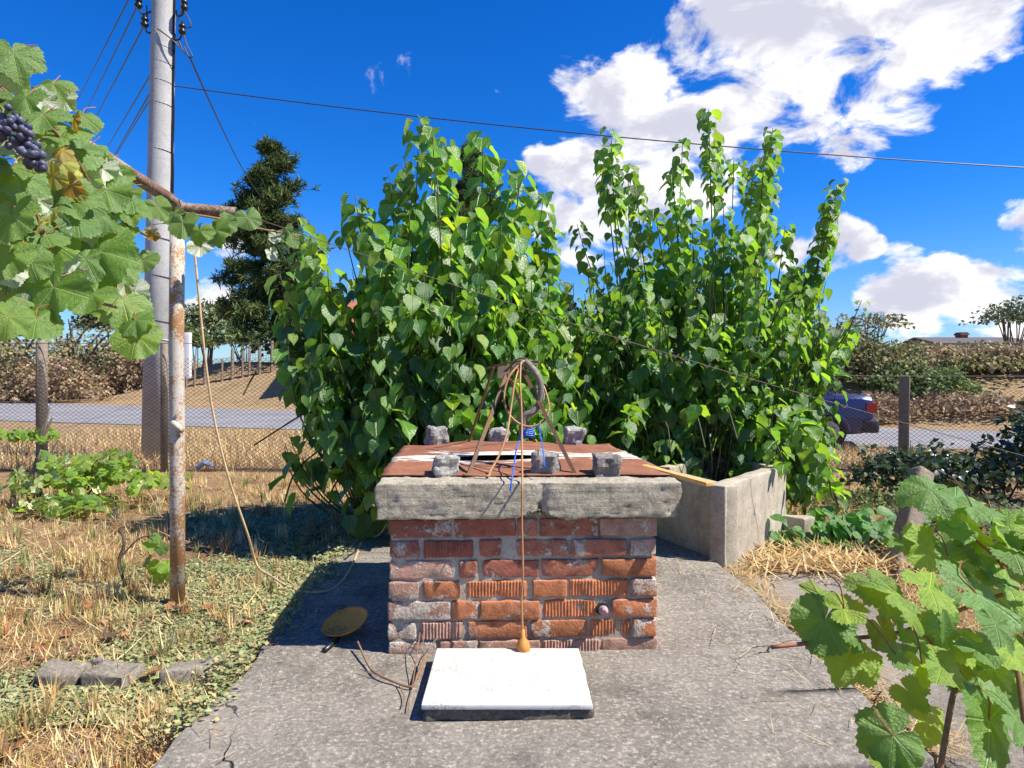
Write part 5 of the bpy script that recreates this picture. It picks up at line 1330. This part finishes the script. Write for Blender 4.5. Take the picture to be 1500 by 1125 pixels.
thin3 = (thin[0] * np.array([2.3, 1, 1.4]), thin[1], thin[2])
STRAW = [(.70, .52, .25), (.80, .62, .33), (.58, .40, .18), (.48, .29, .13), (.85, .70, .42)]
def nz(x, y, s, o=0): return noise.noise(Vector((x * s, y * s, o)))
grass('dry_grass', 'dry straw-coloured grass covering the garden ground', 60000, (-5.5, -.9, 1.4, 8.2), STRAW, .062, (.0, .75), lambda x, y: max(.03, .55 + 1.3 * nz(x, y, 1.3)) * (.35 if -1.75 < x < -1.0 and 2.5 < y < 5 else 1) * (.35 if y > 4.6 else 1), thin3)
grass('long_straw', 'long bleached straw stems lying over the garden soil', 900, (-4.5, -.95, 1.5, 6.0), [(.85, .70, .42), (.75, .56, .30)], .22, (.02, .35), None, thin)
gcm = lambda x, y: max(0, min(1, .25 + 1.5 * nz(x, y, 1.15, 4) + 1.8 * math.exp(-((x + 1.4) / .5) ** 2) * (1 if 2.4 < y < 5.2 else .2) - .2))
grass('creeping_weed', 'pale green creeping weed spreading beside the platform', 42000, (-3.6, -1.0, 2.3, 6.2), [(.36, .41, .20), (.43, .48, .26), (.30, .34, .15), (.50, .50, .30)], .022, (.1, .8), gcm, diamond, m_bush)
grass('dry_grass', 'dry golden grass growing beyond the tank and around the leaning post', 26000, (1.2, 4.6, 2.4, 8.0), STRAW, .085, (.05, 1.0), lambda x, y: .6 + .6 * nz(x, y, 1.5), thin3)
grass('dry_grass', 'dry straw and litter under the right foreground vine', 9000, (1.24, 3.0, 1.2, 3.8), STRAW, .05, (.02, .5), None, thin3)
grass('green_grass', 'few fresh green grass blades among the straw', 2500, (-4.0, -.95, 1.8, 6.5), [(.16, .22, .06), (.22, .27, .08)], .06, (.3, 1.5), lambda x, y: .4 + .8 * nz(x, y, 2.0, 9), thin3)
def vmask(x, y): return 1.0 if y < road_near(x) - .3 else 0
loc = None
grass('verge_grass', 'tall yellow dry grass between the wire fence and the road', 24000, (-8.5, 8.5, 8.5, 16.5), STRAW, .15, (.3, 2.0), vmask, thin3)
# straw drifted in the platform joint and tank foot
n = 1500; t = rng.uniform(0, 1, n); base = np.stack([1.24 + .10 * rng.normal(size=n) * .5 + .05, 2.0 + 2.0 * t, np.full(n, -.03)], 1)
a = rng.uniform(0, 6.28, n); o = foliage('drifted_straw', thin, frames(np.stack([np.cos(a), np.sin(a), rng.uniform(0, .25, n)], 1), np.tile([0, 0, 1.0], (n, 1)) + rnd(n) * .2), base, rng.uniform(.05, .14, n), pick(STRAW, n), m_grass); tag(o, 'straw drifted into the joint between platform and path', 'straw', kind='stuff')
n = 1000; base = np.stack([rng.normal(1.9, .32, n), rng.normal(4.15, .2, n), np.full(n, -.06) + rng.uniform(0, .03, n)], 1)
a = rng.uniform(0, 6.28, n); o = foliage('straw_heap', thin3, frames(np.stack([np.cos(a), np.sin(a), rng.uniform(0, .35, n)], 1), np.tile([0, 0, 1.0], (n, 1)) + rnd(n) * .2), base, rng.uniform(.08, .22, n), pick(STRAW, n), m_grass); tag(o, 'loose pile of dry straw at the foot of the tank wall', 'straw', kind='stuff')

n = 260; e_ = rng.rand(n); side = rng.rand(n) < .5
xx = np.where(side, -1.02 + np.abs(rng.normal(size=n)) * .14, 1.19 - np.abs(rng.normal(size=n)) * .16); bx_ = np.stack([xx, rng.uniform(1.95, 4.4, n), np.full(n, .010)], 1)
a = rng.uniform(0, 6.28, n); o = foliage('straw_bits', thin, frames(np.stack([np.cos(a), np.sin(a), rng.uniform(0, .12, n)], 1), np.tile([0, 0, 1.0], (n, 1)) + rnd(n) * .1), bx_, rng.uniform(.04, .15, n), pick(STRAW, n), m_grass); tag(o, 'stray straw bits scattered along the platform edges', 'straw', kind='stuff')
tc_ = scatter(1500, -5.0, -1.0, 1.4, 8.0, lambda x, y: max(.05, .5 + 1.2 * nz(x, y, 1.7, 3)) * (.5 if x > -1.8 and y > 2.5 else 1)); nb = 18
tl_ = np.repeat(tc_, nb, 0) + rng.normal(size=(1500 * nb, 3)) * np.array([.012, .012, .003]); n = len(tl_); a = rng.uniform(0, 6.28, n); up = rng.uniform(.7, 2.6, n); hs_ = np.repeat(rng.uniform(.04, .13, 1500), nb) * rng.uniform(.6, 1.2, n)
tcol = np.repeat(pick(STRAW + [(.40, .40, .16), (.30, .34, .12)], 1500), nb, 0) * rng.uniform(.8, 1.15, (n, 1))
o = foliage('grass_tufts', thin3, frames(unit(np.stack([np.cos(a), np.sin(a), up], 1)), np.stack([-np.cos(a) * up, -np.sin(a) * up, np.ones(n)], 1)), tl_, hs_, tcol, m_grass); tag(o, 'dry rooted grass tufts standing in the garden', 'grass', kind='stuff')
n = 3600; t = rng.uniform(2.1, 4.5, n); bx_ = np.stack([-1.05 + .02 * np.sin(t * 9) + rng.normal(size=n) * .045, t, rng.uniform(-.04, .022, n)], 1)
a = rng.uniform(0, 6.28, n); o = foliage('edge_weed', diamond, frames(unit(np.stack([np.cos(a), np.sin(a), rng.uniform(0, .8, n)], 1)), np.tile([0, 0, 1.0], (n, 1)) + rnd(n) * .5), bx_, rng.uniform(.012, .03, n), pick([(.34, .40, .19), (.42, .47, .25), (.28, .33, .14), (.6, .48, .25)], n), m_bush); tag(o, 'green weed creeping over the platform edge', 'weed', kind='stuff')
# fallen leaves
dl = [leafmesh('dry_leaf_%d' % k, grape_leaf(k + 40, 30, (.4, .75, 1.0), .8, c_), m_dryleaf) for k, c_ in enumerate((-.7, .5, -.4))]
for k in range(46):
    if k < 34: x, y = random.uniform(-2.2, -1.12), random.uniform(1.75, 3.4)
    else: x, y = random.uniform(1.3, 2.3), random.uniform(1.6, 3.4)
    z = ground_z(x, y) + .025 if k < 34 else -.035
    s_ = random.uniform(.022, .045); o = bpy.data.objects.new('fallen_leaf', random.choice(dl)); C.objects.link(o); o.location = (x, y, z + .01); o.rotation_euler = (random.uniform(-.5, .5), random.uniform(-.5, .5), random.uniform(0, 6.3)); o.scale = (s_,) * 3
    o.color = (*random.choice([(.38, .16, .08), (.45, .24, .12), (.30, .13, .08), (.50, .32, .18)]), 1)
    tag(o, 'crisp brown fallen vine leaf on the straw left of the slab edge' if False else ('crisp brown fallen leaf on the dry grass by the kerb stones' if k < 34 else 'crisp brown fallen leaf on the strip under the foreground vine'), 'leaf', 'fallen leaves by the kerb' if k < 34 else 'fallen leaves under the vine')
# litter by the fence
mb = MB(); p = Vector((-3.95, 8.55, -.08)); mb.tube([p + Vector((0, 0, 0)), p + Vector((.10, 0, .07)), p + Vector((.2, .02, .02))], [.03, .045, .02], 7); o = mb.build('plastic_litter', plain('blue_litter', (.42, .55, .75), .4), None); tag(o, 'crumpled pale blue plastic scrap caught at the wire fence', 'litter')
